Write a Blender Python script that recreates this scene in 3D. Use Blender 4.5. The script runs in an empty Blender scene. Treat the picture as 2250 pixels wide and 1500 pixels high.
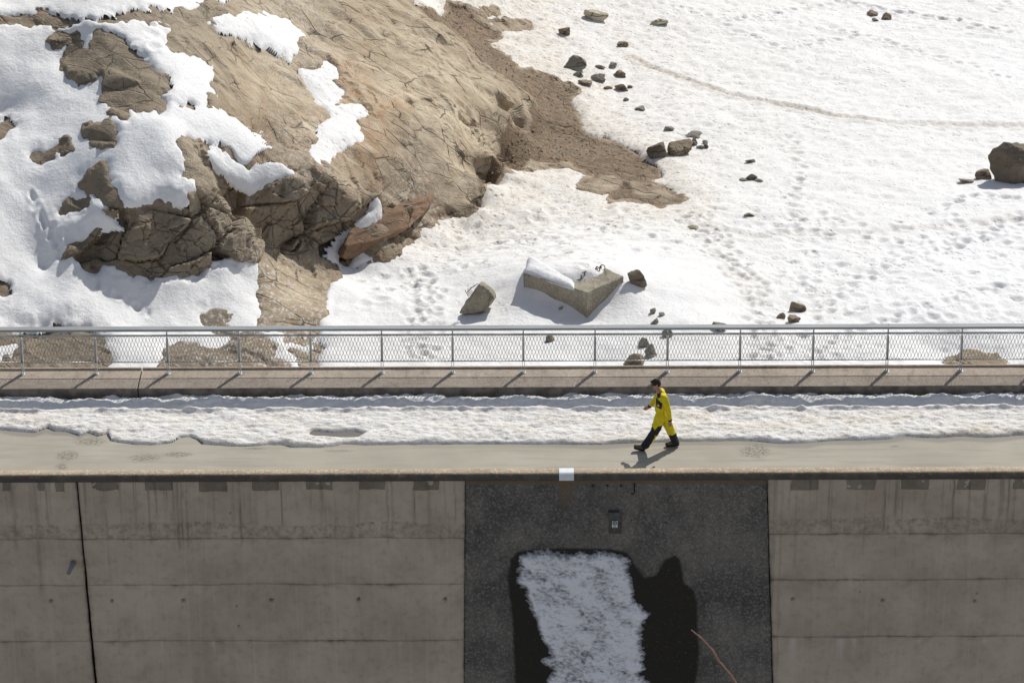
import bpy, bmesh, math, random
import numpy as np
from mathutils import Vector, Matrix

# ------------------------------------------------------------------ camera, sky, sun, exposure
scene = bpy.context.scene
COL = scene.collection
R = math.radians
IMW, IMH, FPX = 2250.0, 1500.0, 7600.0
CAM = np.array([0.0, -71.4, 36.03])
PITCH, ROLL = R(25.0), R(0.2)
_r0 = np.array([1.0, 0, 0])
_f0 = np.array([0, math.cos(PITCH), -math.sin(PITCH)])
_u0 = np.array([0, math.sin(PITCH), math.cos(PITCH)])
CR = _r0 * math.cos(ROLL) - _u0 * math.sin(ROLL)
CU = _u0 * math.cos(ROLL) + _r0 * math.sin(ROLL)
cam_d = bpy.data.cameras.new('camera')
cam_d.sensor_width = 36.0
cam_d.lens = 36.0 * FPX / IMW
cam_d.clip_start, cam_d.clip_end = 1.0, 3000.0
cam = bpy.data.objects.new('camera', cam_d)
COL.objects.link(cam)
m = Matrix.Identity(4)
for i in range(3):
    m[i][0], m[i][1], m[i][2], m[i][3] = CR[i], CU[i], -_f0[i], CAM[i]
cam.matrix_world = m
scene.camera = cam

SUN_TO = Vector((0.58, 1.06, 1.0)).normalized()
SUN_EL = math.asin(SUN_TO.z)
SUN_AZ = math.atan2(SUN_TO.x, SUN_TO.y)
world = bpy.data.worlds.new('World')
scene.world = world
world.use_nodes = True
wn = world.node_tree
bg = wn.nodes['Background']
sky = wn.nodes.new('ShaderNodeTexSky')
sky.sky_type = 'NISHITA'
sky.sun_disc = False
sky.sun_elevation = SUN_EL
sky.sun_rotation = SUN_AZ
sky.altitude = 2000.0
sky.air_density = 1.0
sky.dust_density = 3.0
sky.ozone_density = 0.6
hs = wn.nodes.new('ShaderNodeHueSaturation')      # sky desaturated to take blue out of the fill light
hs.inputs['Saturation'].default_value = 0.55
wn.links.new(sky.outputs[0], hs.inputs['Color'])
wn.links.new(hs.outputs[0], bg.inputs[0])
bg.inputs[1].default_value = 0.112
sl = bpy.data.lights.new('sun', 'SUN')
sl.energy = 4.1
sl.angle = R(0.53)
sl.color = (1.0, 0.965, 0.90)
sun = bpy.data.objects.new('sun', sl)
sun.rotation_euler = SUN_TO.to_track_quat('Z', 'Y').to_euler()
sun.location = (20, 40, 60)
COL.objects.link(sun)
scene.view_settings.view_transform = 'Standard'
scene.view_settings.look = 'None'
scene.view_settings.gamma = 1.0
scene.view_settings.exposure = 0.0
scene.cycles.max_bounces = 6
scene.cycles.diffuse_bounces = 3
scene.cycles.glossy_bounces = 2
scene.cycles.adaptive_threshold = 0.02

# ------------------------------------------------------------------ survey helpers: photo pixel <-> place
def ray(u, v):
    return _f0 + CR * ((u - IMW / 2) / FPX) + CU * (-(v - IMH / 2) / FPX)

def at_z(u, v, z):
    d = ray(u, v); t = (z - CAM[2]) / d[2]
    return CAM + d * t

def at_y(u, v, y):
    d = ray(u, v); t = (y - CAM[1]) / d[1]
    return CAM + d * t

def project(P):
    q = P - CAM
    w = q @ _f0
    return IMW / 2 + FPX * (q @ CR) / w, IMH / 2 - FPX * (q @ CU) / w, w

# ------------------------------------------------------------------ numpy noise
_rng = np.random.default_rng(11)
_T3 = _rng.random((64, 64, 64)).astype(np.float32)
_J3 = _rng.random((32, 32, 32, 4)).astype(np.float32)

def vnoise(x, y, z):
    x, y, z = np.broadcast_arrays(x, y, z)
    xi, yi, zi = np.floor(x), np.floor(y), np.floor(z)
    fx, fy, fz = (x - xi).astype(np.float32), (y - yi).astype(np.float32), (z - zi).astype(np.float32)
    xi, yi, zi = xi.astype(np.int32), yi.astype(np.int32), zi.astype(np.int32)
    fx, fy, fz = fx * fx * (3 - 2 * fx), fy * fy * (3 - 2 * fy), fz * fz * (3 - 2 * fz)
    x0, x1, y0, y1, z0, z1 = xi & 63, (xi + 1) & 63, yi & 63, (yi + 1) & 63, zi & 63, (zi + 1) & 63
    c00 = _T3[x0, y0, z0] * (1 - fx) + _T3[x1, y0, z0] * fx
    c10 = _T3[x0, y1, z0] * (1 - fx) + _T3[x1, y1, z0] * fx
    c01 = _T3[x0, y0, z1] * (1 - fx) + _T3[x1, y0, z1] * fx
    c11 = _T3[x0, y1, z1] * (1 - fx) + _T3[x1, y1, z1] * fx
    return (c00 * (1 - fy) + c10 * fy) * (1 - fz) + (c01 * (1 - fy) + c11 * fy) * fz

def fbm(x, y, z, oct=4, gain=0.5):
    a, s, t = 1.0, 0.0, 0.0
    for i in range(oct):
        s = s + a * (vnoise(x + 17.3 * i, y + 5.1 * i, z + 9.7 * i) - 0.5)
        t += a; a *= gain
        x, y, z = x * 2.03, y * 2.03, z * 2.03
    return s / t * 2.0

def worley(x, y, z, centre=False):
    xi, yi, zi = np.floor(x).astype(np.int32), np.floor(y).astype(np.int32), np.floor(z).astype(np.int32)
    f1 = np.full(x.shape, 9.0, np.float32); f2 = f1.copy(); cid = np.zeros(x.shape, np.float32)
    cx, cy, cz = (np.zeros(x.shape, np.float32) for _ in range(3))
    for a in (-1, 0, 1):
        for b in (-1, 0, 1):
            for c in (-1, 0, 1):
                J = _J3[(xi + a) & 31, (yi + b) & 31, (zi + c) & 31]
                ex_, ey_, ez_ = xi + a + J[..., 0] - x, yi + b + J[..., 1] - y, zi + c + J[..., 2] - z
                d = np.sqrt(ex_ ** 2 + ey_ ** 2 + ez_ ** 2)
                n = d < f1
                f2 = np.where(n, f1, np.minimum(f2, d))
                cid = np.where(n, J[..., 3], cid)
                f1 = np.where(n, d, f1)
                if centre:
                    cx, cy, cz = np.where(n, ex_, cx), np.where(n, ey_, cy), np.where(n, ez_, cz)
    return (f1, f2, cid, cx, cy, cz) if centre else (f1, f2, cid)

def facet(x, y, z):
    """angular blocks: every cell a plane of its own height and tilt; crack = closeness to the cell border"""
    f1, f2, cid, ox, oy, oz = worley(x, y, z, True)
    h = lambda k: np.mod(cid * k, 1.0) - 0.5
    return (cid - 0.5) + 1.5 * (ox * h(37.1) + oy * h(91.7) + oz * h(173.3)), sstep(0.06, 0.0, f2 - f1), f2 - f1

def worley2(x, y):
    xi, yi = np.floor(x).astype(np.int32), np.floor(y).astype(np.int32)
    f1 = np.full(x.shape, 9.0, np.float32); cid = np.zeros(x.shape, np.float32)
    for a in (-1, 0, 1):
        for b in (-1, 0, 1):
            J = _J3[(xi + a) & 31, (yi + b) & 31, ((xi + a) * 7 + (yi + b) * 13 >> 5) & 31]
            d = np.sqrt((xi + a + J[..., 0] - x) ** 2 + (yi + b + J[..., 1] - y) ** 2)
            n = d < f1
            cid = np.where(n, J[..., 3], cid)
            f1 = np.where(n, d, f1)
    return f1, cid

def sstep(a, b, x):
    t = np.clip((x - a) / (b - a), 0, 1)
    return t * t * (3 - 2 * t)

# ------------------------------------------------------------------ object helpers
def setp(o, label=None, cat=None, group=None, kind=None):
    if label: o['label'] = label
    if cat: o['category'] = cat
    if group: o['group'] = group
    if kind: o['kind'] = kind
    return o

def link(o, parent=None):
    COL.objects.link(o)
    if parent is not None:
        o.parent = parent
    return o

def empty(name, loc=(0, 0, 0), rz=0.0):
    e = bpy.data.objects.new(name, None)
    e.empty_display_size = 0.2
    e.location = loc
    e.rotation_euler[2] = rz
    COL.objects.link(e)
    return e

def mesh_np(name, V, F, mat=None, smooth=True, attrs=None):
    V = np.ascontiguousarray(V, np.float32)
    me = bpy.data.meshes.new(name)
    n, k = F.shape
    me.vertices.add(len(V)); me.vertices.foreach_set('co', V.ravel())
    me.loops.add(n * k); me.loops.foreach_set('vertex_index', np.ascontiguousarray(F, np.int32).ravel())
    me.polygons.add(n)
    me.polygons.foreach_set('loop_start', np.arange(0, n * k, k, dtype=np.int32))
    me.polygons.foreach_set('loop_total', np.full(n, k, np.int32))
    me.polygons.foreach_set('use_smooth', np.full(n, smooth, bool))
    for a, d in (attrs or {}).items():
        me.attributes.new(a, 'FLOAT', 'POINT').data.foreach_set('value', np.ascontiguousarray(d, np.float32).ravel())
    me.update(calc_edges=True)
    if mat: me.materials.append(mat)
    return me

def obj(name, me, parent=None, keep_world=True):
    o = bpy.data.objects.new(name, me)
    link(o, parent)
    if parent is not None and keep_world:
        o.location = -parent.location       # geometry is given in place coordinates
    return o

def grid_faces(nr, nc):
    i = np.arange(nr * nc).reshape(nr, nc)
    return np.stack([i[:-1, :-1], i[:-1, 1:], i[1:, 1:], i[1:, :-1]], -1).reshape(-1, 4)

def compact(V, F, attrs):
    used = np.zeros(len(V), bool); used[F.ravel()] = True
    idx = np.cumsum(used) - 1
    return V[used], idx[F], {k: a[used] for k, a in attrs.items()}

class MB:
    """collects simple solids into one mesh"""
    def __init__(s): s.v, s.f = [], []
    def box(s, lo, hi):
        b = len(s.v)
        for z in (lo[2], hi[2]):
            for x, y in ((lo[0], lo[1]), (hi[0], lo[1]), (hi[0], hi[1]), (lo[0], hi[1])):
                s.v.append((x, y, z))
        s.f += [tuple(b + q for q in t) for t in ((0, 3, 2, 1), (4, 5, 6, 7), (0, 1, 5, 4), (1, 2, 6, 5), (2, 3, 7, 6), (3, 0, 4, 7))]
        return s
    def prism(s, pts, ext):
        b, n = len(s.v), len(pts)
        e = Vector(ext)
        s.v += [tuple(p) for p in pts] + [tuple(Vector(p) + e) for p in pts]
        s.f.append(tuple(range(b + n - 1, b - 1, -1))); s.f.append(tuple(range(b + n, b + 2 * n)))
        for i in range(n):
            j = (i + 1) % n
            s.f.append((b + i, b + j, b + n + j, b + n + i))
        return s
    def tube(s, pts, rad, n=8):
        pts = [Vector(p) for p in pts]
        rad = rad if isinstance(rad, (list, tuple)) else [rad] * len(pts)
        b = len(s.v)
        for i, p in enumerate(pts):
            d = (pts[min(i + 1, len(pts) - 1)] - pts[max(i - 1, 0)]).normalized()
            a = d.orthogonal().normalized() if i == 0 else (a - d * a.dot(d)).normalized()
            c = d.cross(a)
            for k in range(n):
                t = 2 * math.pi * k / n
                s.v.append(tuple(p + (a * math.cos(t) + c * math.sin(t)) * rad[i]))
        for i in range(len(pts) - 1):
            for k in range(n):
                q = (k + 1) % n
                s.f.append((b + i * n + k, b + i * n + q, b + (i + 1) * n + q, b + (i + 1) * n + k))
        s.f.append(tuple(range(b + n - 1, b - 1, -1)))
        e = b + (len(pts) - 1) * n
        s.f.append(tuple(range(e, e + n)))
        return s
    def mesh(s, name, mat, smooth=False, bevel=0.0):
        me = bpy.data.meshes.new(name)
        me.from_pydata(s.v, [], s.f)
        if bevel:
            bm = bmesh.new(); bm.from_mesh(me)
            bmesh.ops.bevel(bm, geom=bm.edges[:], offset=bevel, segments=2, affect='EDGES', profile=0.6)
            bm.to_mesh(me); bm.free()
        if smooth:
            me.polygons.foreach_set('use_smooth', [True] * len(me.polygons))
        me.materials.append(mat)
        me.update()
        return me
    def build(s, name, mat, parent=None, smooth=False, bevel=0.0):
        return obj(name, s.mesh(name, mat, smooth, bevel), parent)

# ------------------------------------------------------------------ materials
class NT:
    def __init__(s, name):
        s.m = bpy.data.materials.new(name); s.m.use_nodes = True
        s.t = s.m.node_tree; s.n = s.t.nodes; s.bsdf = s.n['Principled BSDF']
        s.co = s.n.new('ShaderNodeTexCoord').outputs['Object']
    def L(s, a, b): s.t.links.new(a, b)
    def put(s, inp, val):
        if isinstance(val, bpy.types.NodeSocket): s.L(val, inp)
        else: inp.default_value = val
    def mapping(s, scale=(1, 1, 1), rot=(0, 0, 0), loc=(0, 0, 0), src=None):
        n = s.n.new('ShaderNodeMapping'); s.L(src or s.co, n.inputs[0])
        n.inputs['Location'].default_value = loc; n.inputs['Rotation'].default_value = rot; n.inputs['Scale'].default_value = scale
        return n.outputs[0]
    def noise(s, scale, detail=5, rough=0.55, vec=None, dist=0.0):
        n = s.n.new('ShaderNodeTexNoise'); s.L(vec or s.co, n.inputs['Vector'])
        n.inputs['Scale'].default_value = scale; n.inputs['Detail'].default_value = detail
        n.inputs['Roughness'].default_value = rough; n.inputs['Distortion'].default_value = dist
        return n.outputs['Fac']
    def voro(s, scale, feature='F1', vec=None, out='Distance', rand=1.0):
        n = s.n.new('ShaderNodeTexVoronoi'); n.feature = feature; s.L(vec or s.co, n.inputs['Vector'])
        n.inputs['Scale'].default_value = scale; n.inputs['Randomness'].default_value = rand
        return n.outputs[out]
    def ramp(s, fac, lo, hi, a=0.0, b=1.0, smooth=True):
        n = s.n.new('ShaderNodeMapRange'); s.put(n.inputs[0], fac)
        n.interpolation_type = 'SMOOTHSTEP' if smooth else 'LINEAR'
        n.inputs[1].default_value, n.inputs[2].default_value, n.inputs[3].default_value, n.inputs[4].default_value = lo, hi, a, b
        return n.outputs[0]
    def math(s, op, a, b=0.0):
        n = s.n.new('ShaderNodeMath'); n.operation = op; s.put(n.inputs[0], a); s.put(n.inputs[1], b)
        return n.outputs[0]
    def mix(s, fac, a, b, mode='MIX'):
        n = s.n.new('ShaderNodeMix'); n.data_type = 'RGBA'; n.blend_type = mode
        s.put(n.inputs['Factor'], fac)
        for key, v in ((6, a), (7, b)):
            s.put(n.inputs[key], v if isinstance(v, bpy.types.NodeSocket) else (*v, 1.0))
        return n.outputs[2]
    def attr(s, name):
        n = s.n.new('ShaderNodeAttribute'); n.attribute_name = name
        return n.outputs['Fac']
    def bump(s, h, strength, dist, normal=None):
        n = s.n.new('ShaderNodeBump'); s.L(h, n.inputs['Height'])
        n.inputs['Strength'].default_value = strength; n.inputs['Distance'].default_value = dist
        if normal is not None: s.L(normal, n.inputs['Normal'])
        return n.outputs[0]
    def out(s, color, rough=0.8, normal=None, metal=0.0, spec=0.3):
        s.put(s.bsdf.inputs['Base Color'], color if isinstance(color, bpy.types.NodeSocket) else (*color, 1.0))
        s.put(s.bsdf.inputs['Roughness'], rough); s.put(s.bsdf.inputs['Metallic'], metal)
        s.put(s.bsdf.inputs['Specular IOR Level'], spec)
        if normal is not None: s.L(normal, s.bsdf.inputs['Normal'])
        return s.m

def mat_plain(name, col, rough=0.7, metal=0.0, var=0.25, scale=6.0, bump=0.0, spec=0.3):
    t = NT(name)
    n = t.noise(scale, 5)
    c = t.mix(t.ramp(n, 0.3, 0.7), tuple(x * (1 - var) for x in col), tuple(min(1, x * (1 + var)) for x in col))
    nm = t.bump(t.noise(scale * 4, 6), 0.6, bump) if bump else None
    return t.out(c, rough, nm, metal, spec)

def mat_snow():
    t = NT('snow')
    dirt = t.attr('dirt')
    sp = t.noise(7.0, 6, 0.7)
    wash = t.math('MULTIPLY', t.ramp(t.noise(1.6, 6, 0.65), 0.25, 0.75, 0.35, 1.0), t.ramp(dirt, 0.0, 1.0, 0.0, 0.85, False))
    c = t.mix(wash, (0.82, 0.82, 0.82), (0.70, 0.63, 0.52))
    spk = t.math('MULTIPLY', t.ramp(sp, 0.50, 0.66), t.ramp(dirt, 0.05, 0.8, 0.0, 0.6))
    c = t.mix(spk, c, (0.40, 0.32, 0.23))
    fine = t.math('MULTIPLY', t.ramp(t.noise(26.0, 3, 0.6), 0.60, 0.70), t.ramp(dirt, 0.12, 0.9, 0.0, 0.8))
    c = t.mix(fine, c, (0.17, 0.12, 0.08))
    pr = t.attr('brown')
    c = t.mix(t.math('MULTIPLY', pr, t.ramp(sp, 0.35, 0.62, 0.3, 1.0)), c, (0.34, 0.26, 0.17))
    vd = t.voro(5.5, 'F1', t.mapping(scale=(1.0, 0.75, 0.6)))
    cup = t.math('MULTIPLY', t.ramp(vd, 0.42, 0.10), t.ramp(t.noise(2.5, 4, 0.6), 0.44, 0.60))
    cup = t.math('MULTIPLY', cup, t.attr('rough'))
    c = t.mix(t.math('MULTIPLY', cup, t.ramp(dirt, 0.0, 0.5, 0.12, 0.62)), c, (0.40, 0.32, 0.23))
    n1 = t.bump(t.math('SUBTRACT', sp, t.math('MULTIPLY', cup, 0.9)), 0.6, 0.07)
    n2 = t.bump(t.noise(38.0, 3, 0.6), 0.4, 0.012, n1)
    return t.out(c, 0.75, n2, 0.0, 0.15)

def mat_rock(name='rock', tint=(1, 1, 1), attrs=True, scale=1.0, dark=0.0):
    t = NT(name)
    def T(c): return tuple(min(1.0, a * b) for a, b in zip(c, tint))
    warp = t.mapping(scale=(1.0 * scale, 1.0 * scale, 1.0 * scale))
    n1 = t.noise(0.55 * scale, 8, 0.6)
    n2 = t.noise(2.6 * scale, 7, 0.62)
    n3 = t.noise(14.0 * scale, 5, 0.6)
    c = t.mix(t.ramp(n1, 0.32, 0.68), T((0.47, 0.385, 0.27)), T((0.65, 0.555, 0.405)))
    c = t.mix(t.ramp(n2, 0.50, 0.75, 0.0, 0.5), c, T((0.32, 0.265, 0.195)))
    st = t.mapping(scale=(0.35, 1.0, 0.8), loc=(3, 1, 2), src=t.mapping(rot=(0, 0, .66)))
    c = t.mix(t.ramp(t.noise(1.1, 4, 0.5, st), 0.60, 0.74, 0.0, 0.4), c, T((0.44, 0.28, 0.15)))
    c = t.mix(t.ramp(n3, 0.54, 0.8, 0.0, 0.35), c, T((0.18, 0.145, 0.105)))
    # joints: long cracks running along the slab plus cross cracks
    wv = t.n.new('ShaderNodeVectorMath'); wv.operation = 'MULTIPLY_ADD'
    nz = t.n.new('ShaderNodeTexNoise'); t.L(t.co, nz.inputs['Vector']); nz.inputs['Scale'].default_value = 0.9 * scale; nz.inputs['Detail'].default_value = 4
    t.L(nz.outputs['Color'], wv.inputs[0]); wv.inputs[1].default_value = (0.4, 0.4, 0.4); t.L(t.co, wv.inputs[2])
    ma = t.mapping(scale=(0.20 * scale, 1.5 * scale, 1.2 * scale), src=t.mapping(rot=(0.1, 0.2, 0.66), src=wv.outputs[0]))
    mb = t.mapping(scale=(0.30 * scale, 1.2 * scale, 0.9 * scale), src=t.mapping(rot=(0.3, -0.3, -0.5), src=wv.outputs[0]))
    e1 = t.voro(0.9, 'DISTANCE_TO_EDGE', ma)
    e2 = t.voro(1.7, 'DISTANCE_TO_EDGE', mb)
    brk = t.ramp(t.noise(0.7 * scale, 3), 0.40, 0.58)
    k1 = t.math('MULTIPLY', t.ramp(e1, 0.0, 0.032, 1.0, 0.0), brk)
    k2 = t.math('MULTIPLY', t.ramp(e2, 0.0, 0.018, 1.0, 0.0), t.ramp(t.noise(0.8 * scale, 3), 0.48, 0.62))
    mc = t.mapping(scale=(0.75 * scale, 4.5 * scale, 3.0 * scale), src=t.mapping(rot=(0.1, 0.2, 0.5), src=wv.outputs[0]))
    k3 = t.math('MULTIPLY', t.ramp(t.voro(1.0, 'DISTANCE_TO_EDGE', mc), 0.0, 0.05, 1.0, 0.0), t.ramp(t.noise(1.9 * scale, 4, 0.6), 0.50, 0.62))
    kk = t.math('MAXIMUM', t.math('MAXIMUM', k1, k2), t.math('MULTIPLY', k3, 0.45))
    c = t.mix(t.math('MULTIPLY', kk, 0.85), c, (0.06, 0.047, 0.036))
    h = t.math('SUBTRACT', t.math('ADD', n2, t.math('MULTIPLY', n3, 0.35)), t.math('MULTIPLY', kk, 0.8))
    rough = 0.85
    if attrs:
        g = t.attr('gravel')
        gs = t.voro(11.0, 'F1', None, 'Color')
        gn = t.noise(1.2, 5)
        gc = t.mix(t.ramp(gn, 0.3, 0.7), (0.15, 0.105, 0.065), (0.26, 0.19, 0.12))
        gc = t.mix(t.ramp(gs, 0.55, 0.95, 0.0, 0.3), gc, (0.36, 0.28, 0.2))
        gc = t.mix(t.ramp(t.noise(5.0, 6, .7), 0.45, 0.75, 0.0, 0.5), gc, (0.11, 0.075, 0.045))
        c = t.mix(g, c, gc)
        w = t.attr('painted_shade')  # shade of the cliff and steep rock, put into the colour
        c = t.mix(t.math('MULTIPLY', w, t.ramp(n2, 0.3, 0.6, 0.4, 0.9)), c, (0.062, 0.046, 0.034))
        gy = t.attr('grey')  # grey weathered tone plus half shade, both mixed into the rock colour
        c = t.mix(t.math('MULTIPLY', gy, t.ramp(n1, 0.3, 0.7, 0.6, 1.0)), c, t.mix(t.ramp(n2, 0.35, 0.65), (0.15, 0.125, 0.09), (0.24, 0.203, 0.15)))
        o = t.attr('rust')
        c = t.mix(t.math('MULTIPLY', o, t.ramp(n2, 0.35, 0.65, 0.1, 0.8)), c, (0.46, 0.25, 0.11))
        fr = t.attr('frost')
        c = t.mix(t.math('MULTIPLY', fr, t.ramp(t.noise(9.0, 6, 0.7, t.mapping(scale=(1, .5, 1))), 0.50, 0.62, 0.0, 0.75)), c, (0.74, 0.74, 0.74))
    if dark:
        c = t.mix(dark, c, (0.07, 0.06, 0.05))
    n = t.bump(h, 0.8, 0.07 / max(scale, 0.5))
    n = t.bump(n3, 0.5, 0.02, n)
    return t.out(c, rough, n, 0.0, 0.25)

def mat_concrete(name, a, b, joint=True, streak=0.6, speck=0.0, scale=1.0):
    t = NT(name)
    n1 = t.noise(0.9 * scale, 6)
    n2 = t.noise(5.0 * scale, 6, 0.65)
    c = t.mix(t.ramp(n1, 0.3, 0.72), a, b)
    c = t.mix(t.ramp(n2, 0.45, 0.75, 0.0, 0.35), c, tuple(x * 0.55 for x in a))
    if streak:
        mv = t.mapping(scale=(5.0, 1.0, 0.22))
        s1 = t.ramp(t.noise(1.0, 6, 0.65, mv), 0.53, 0.66, 0.0, streak)
        if joint:
            s1 = t.math('MULTIPLY', s1, t.attr('streak'))
        c = t.mix(s1, c, tuple(x * 0.35 for x in a))
        mv2 = t.mapping(scale=(16.0, 1.0, 0.3), loc=(4, 0, 2))
        c = t.mix(t.ramp(t.noise(1.0, 4, 0.6, mv2), 0.55, 0.8, 0.0, 0.25), c, tuple(min(1, x * 1.5) for x in b))
    if joint:
        j = t.attr('joint')
        c = t.mix(t.math('MULTIPLY', j, t.ramp(n2, 0.3, 0.65, 0.35, 1.0)), c, tuple(x * 0.28 for x in a))
        h2 = t.attr('honey')
        c = t.mix(t.math('MULTIPLY', h2, t.ramp(t.noise(7.0, 7, 0.75), 0.40, 0.68, 0.0, 0.75)), c, tuple(x * 0.55 for x in a))
    if speck:
        c = t.mix(t.ramp(t.voro(24.0, 'F1', None, 'Color'), 0.5, 0.95, 0.0, speck), c, tuple(min(1, x * 2.0) for x in b))
        c = t.mix(t.ramp(t.noise(22.0, 4, 0.7), 0.55, 0.68, 0.0, 0.7), c, tuple(x * 0.3 for x in a))
    n = t.bump(n2, 0.5, 0.03)
    n = t.bump(t.noise(45.0, 3), 0.4, 0.006, n)
    return t, c, n

M = {}
M['snow'] = mat_snow()
M['rock'] = mat_rock()
M['boulder_brown'] = mat_rock('boulder_brown', (0.62, 0.58, 0.55), False, 1.6, 0.25)
M['boulder_grey'] = mat_rock('boulder_grey', (0.62, 0.70, 0.80), False, 1.6, 0.15)
M['boulder_tan'] = mat_rock('boulder_tan', (0.95, 1.0, 1.0), False, 1.4)
M['boulder_dark'] = mat_rock('boulder_dark', (0.42, 0.40, 0.40), False, 1.4, 0.35)
t, c, n = mat_concrete('wall_concrete', (0.415, 0.338, 0.268), (0.535, 0.445, 0.358))
c = t.mix(t.math('MULTIPLY', t.attr('drip'), 0.9), c, (0.105, 0.09, 0.075))
mv = t.mapping(scale=(9.0, 1.0, 0.12), loc=(1, 0, 5))
c = t.mix(t.ramp(t.noise(1.0, 5, 0.6, mv), 0.50, 0.72, 0.0, 0.35), c, (0.56, 0.48, 0.39))
c = t.mix(t.ramp(t.noise(0.35, 4, 0.6), 0.5, 0.72, 0.0, 0.35), c, (0.26, 0.205, 0.15))
c = t.mix(t.math('MULTIPLY', t.attr('limestain'), 0.6), c, (0.62, 0.60, 0.58))
M['wall'] = t.out(c, 0.9, n, 0, 0.2)
t, c, n = mat_concrete('dark_concrete', (0.085, 0.079, 0.073), (0.195, 0.176, 0.157), True, 0.5, 0.35)
w = t.attr('wet')
c = t.mix(w, c, (0.016, 0.014, 0.012))
c = t.mix(t.math('MULTIPLY', t.attr('lime'), t.ramp(t.noise(30, 3), 0.66, 0.70)), c, (0.5, 0.5, 0.5))
c = t.mix(t.attr('rusty'), c, (0.16, 0.115, 0.075))
M['dark_wall'] = t.out(c, t.ramp(w, 0, 1, 0.9, 0.45), n, 0, 0.3)
t, c, n = mat_concrete('patch_mortar', (0.19, 0.158, 0.125), (0.28, 0.238, 0.19), False, 0.7)
M['mortar'] = t.out(c, 0.9, n, 0, 0.2)
t, c, n = mat_concrete('kerb_concrete', (0.33, 0.275, 0.225), (0.42, 0.355, 0.29), False, 0.3, 0.15)
M['kerb_shade'] = mat_plain('shaded_kerb', (0.16, 0.14, 0.115), .9, 0, .35, 4, .02)  # darker than the pavement: shade of the kerb front put into its colour
M['pavement'] = t.out(c, 0.9, n, 0, 0.2)
t, c, n = mat_concrete('coping_concrete', (0.34, 0.28, 0.20), (0.48, 0.40, 0.29), False, 0.2, 0.4)
c = t.mix(t.attr('lichen'), c, (0.085, 0.08, 0.073))
ru = t.math('MULTIPLY', t.ramp(t.noise(11.0, 5, 0.7), 0.54, 0.66), t.attr('rim'))
c = t.mix(ru, c, (0.47, 0.20, 0.075))
c = t.mix(t.ramp(t.noise(24.0, 4, 0.7), 0.62, 0.70, 0.0, 0.6), c, (0.35, 0.16, 0.07))
M['coping'] = t.out(c, 0.9, n, 0, 0.2)
# road
t = NT('road_asphalt')
n1, n2 = t.noise(0.5, 6), t.noise(6.0, 6, 0.65)
c = t.mix(t.ramp(n1, 0.3, 0.7), (0.37, 0.34, 0.28), (0.44, 0.405, 0.335))
mv = t.mapping(scale=(0.25, 2.5, 1.0))
c = t.mix(t.ramp(t.noise(1.6, 5, 0.6, mv), 0.46, 0.70, 0.0, 0.6), c, (0.31, 0.285, 0.24))
c = t.mix(t.ramp(t.noise(60, 3), 0.55, 0.75, 0.0, 0.35), c, (0.2, 0.18, 0.15))
wt = t.attr('wet')
c = t.mix(wt, c, (0.17, 0.16, 0.148))
c = t.mix(t.math('MULTIPLY', t.attr('stain'), t.ramp(t.noise(16, 5, .7), 0.42, 0.60, 0.1, 1.0)), c, (0.13, 0.115, 0.09))
M['road'] = t.out(c, t.ramp(wt, 0, 1, 0.9, 0.7), t.bump(t.noise(70, 3), 0.5, 0.006), 0, 0.2)
t = NT('galvanised_steel')
c = t.mix(t.ramp(t.noise(9.0, 4), 0.3, 0.7), (0.36, 0.37, 0.37), (0.52, 0.53, 0.53))
M['steel'] = t.out(c, 0.45, None, 0.55, 0.5)
t = NT('handrail_aluminium')
c = t.mix(t.ramp(t.noise(3.0, 5, 0.6, t.mapping(scale=(0.3, 3, 3))), 0.3, 0.7), (0.24, 0.25, 0.255), (0.32, 0.33, 0.335))
M['handrail'] = t.out(c, 0.6, None, 0.15, 0.3)
M['mesh'] = mat_plain('mesh_wire', (0.22, 0.22, 0.21), 0.5, 0.3, 0.1)
M['rebar'] = mat_plain('rusty_rebar', (0.16, 0.09, 0.055), 0.85, 0.1, 0.3, 20)
M['black'] = mat_plain('dark_hole', (0.012, 0.011, 0.01), 0.95, 0, 0.2)
M['white_paint'] = mat_plain('white_paint', (0.74, 0.78, 0.80), 0.6, 0, 0.06, 9)
M['plate'] = mat_plain('sign_plate', (0.62, 0.62, 0.60), 0.6, 0, 0.1, 20)
M['ink'] = mat_plain('sign_ink', (0.02, 0.02, 0.02), 0.7, 0, 0.1)
M['box'] = mat_plain('grey_box', (0.105, 0.105, 0.105), 0.7, 0, 0.2)
M['pipe'] = mat_plain('grey_pipe', (0.21, 0.22, 0.24), 0.55, 0.2, 0.15)
M['bark'] = mat_plain('twig_bark', (0.36, 0.20, 0.13), 0.7, 0, 0.25, 30)
t, c, n = mat_concrete('ruin_concrete', (0.24, 0.215, 0.165), (0.36, 0.325, 0.25), False, 0.8, 0.3)
M['ruin'] = t.out(c, 0.9, n, 0, 0.2)

# ------------------------------------------------------------------ the snow slope behind the dam
def zplane(y): return -2.5 - 0.115 * (y - 4.0)

def on_plane(u, v, h):
    d = ray(u, v)
    t = (-2.5 - 0.115 * (CAM[1] - 4.0) + h - CAM[2]) / (d[2] + 0.115 * d[1])
    return CAM + d * t

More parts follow.
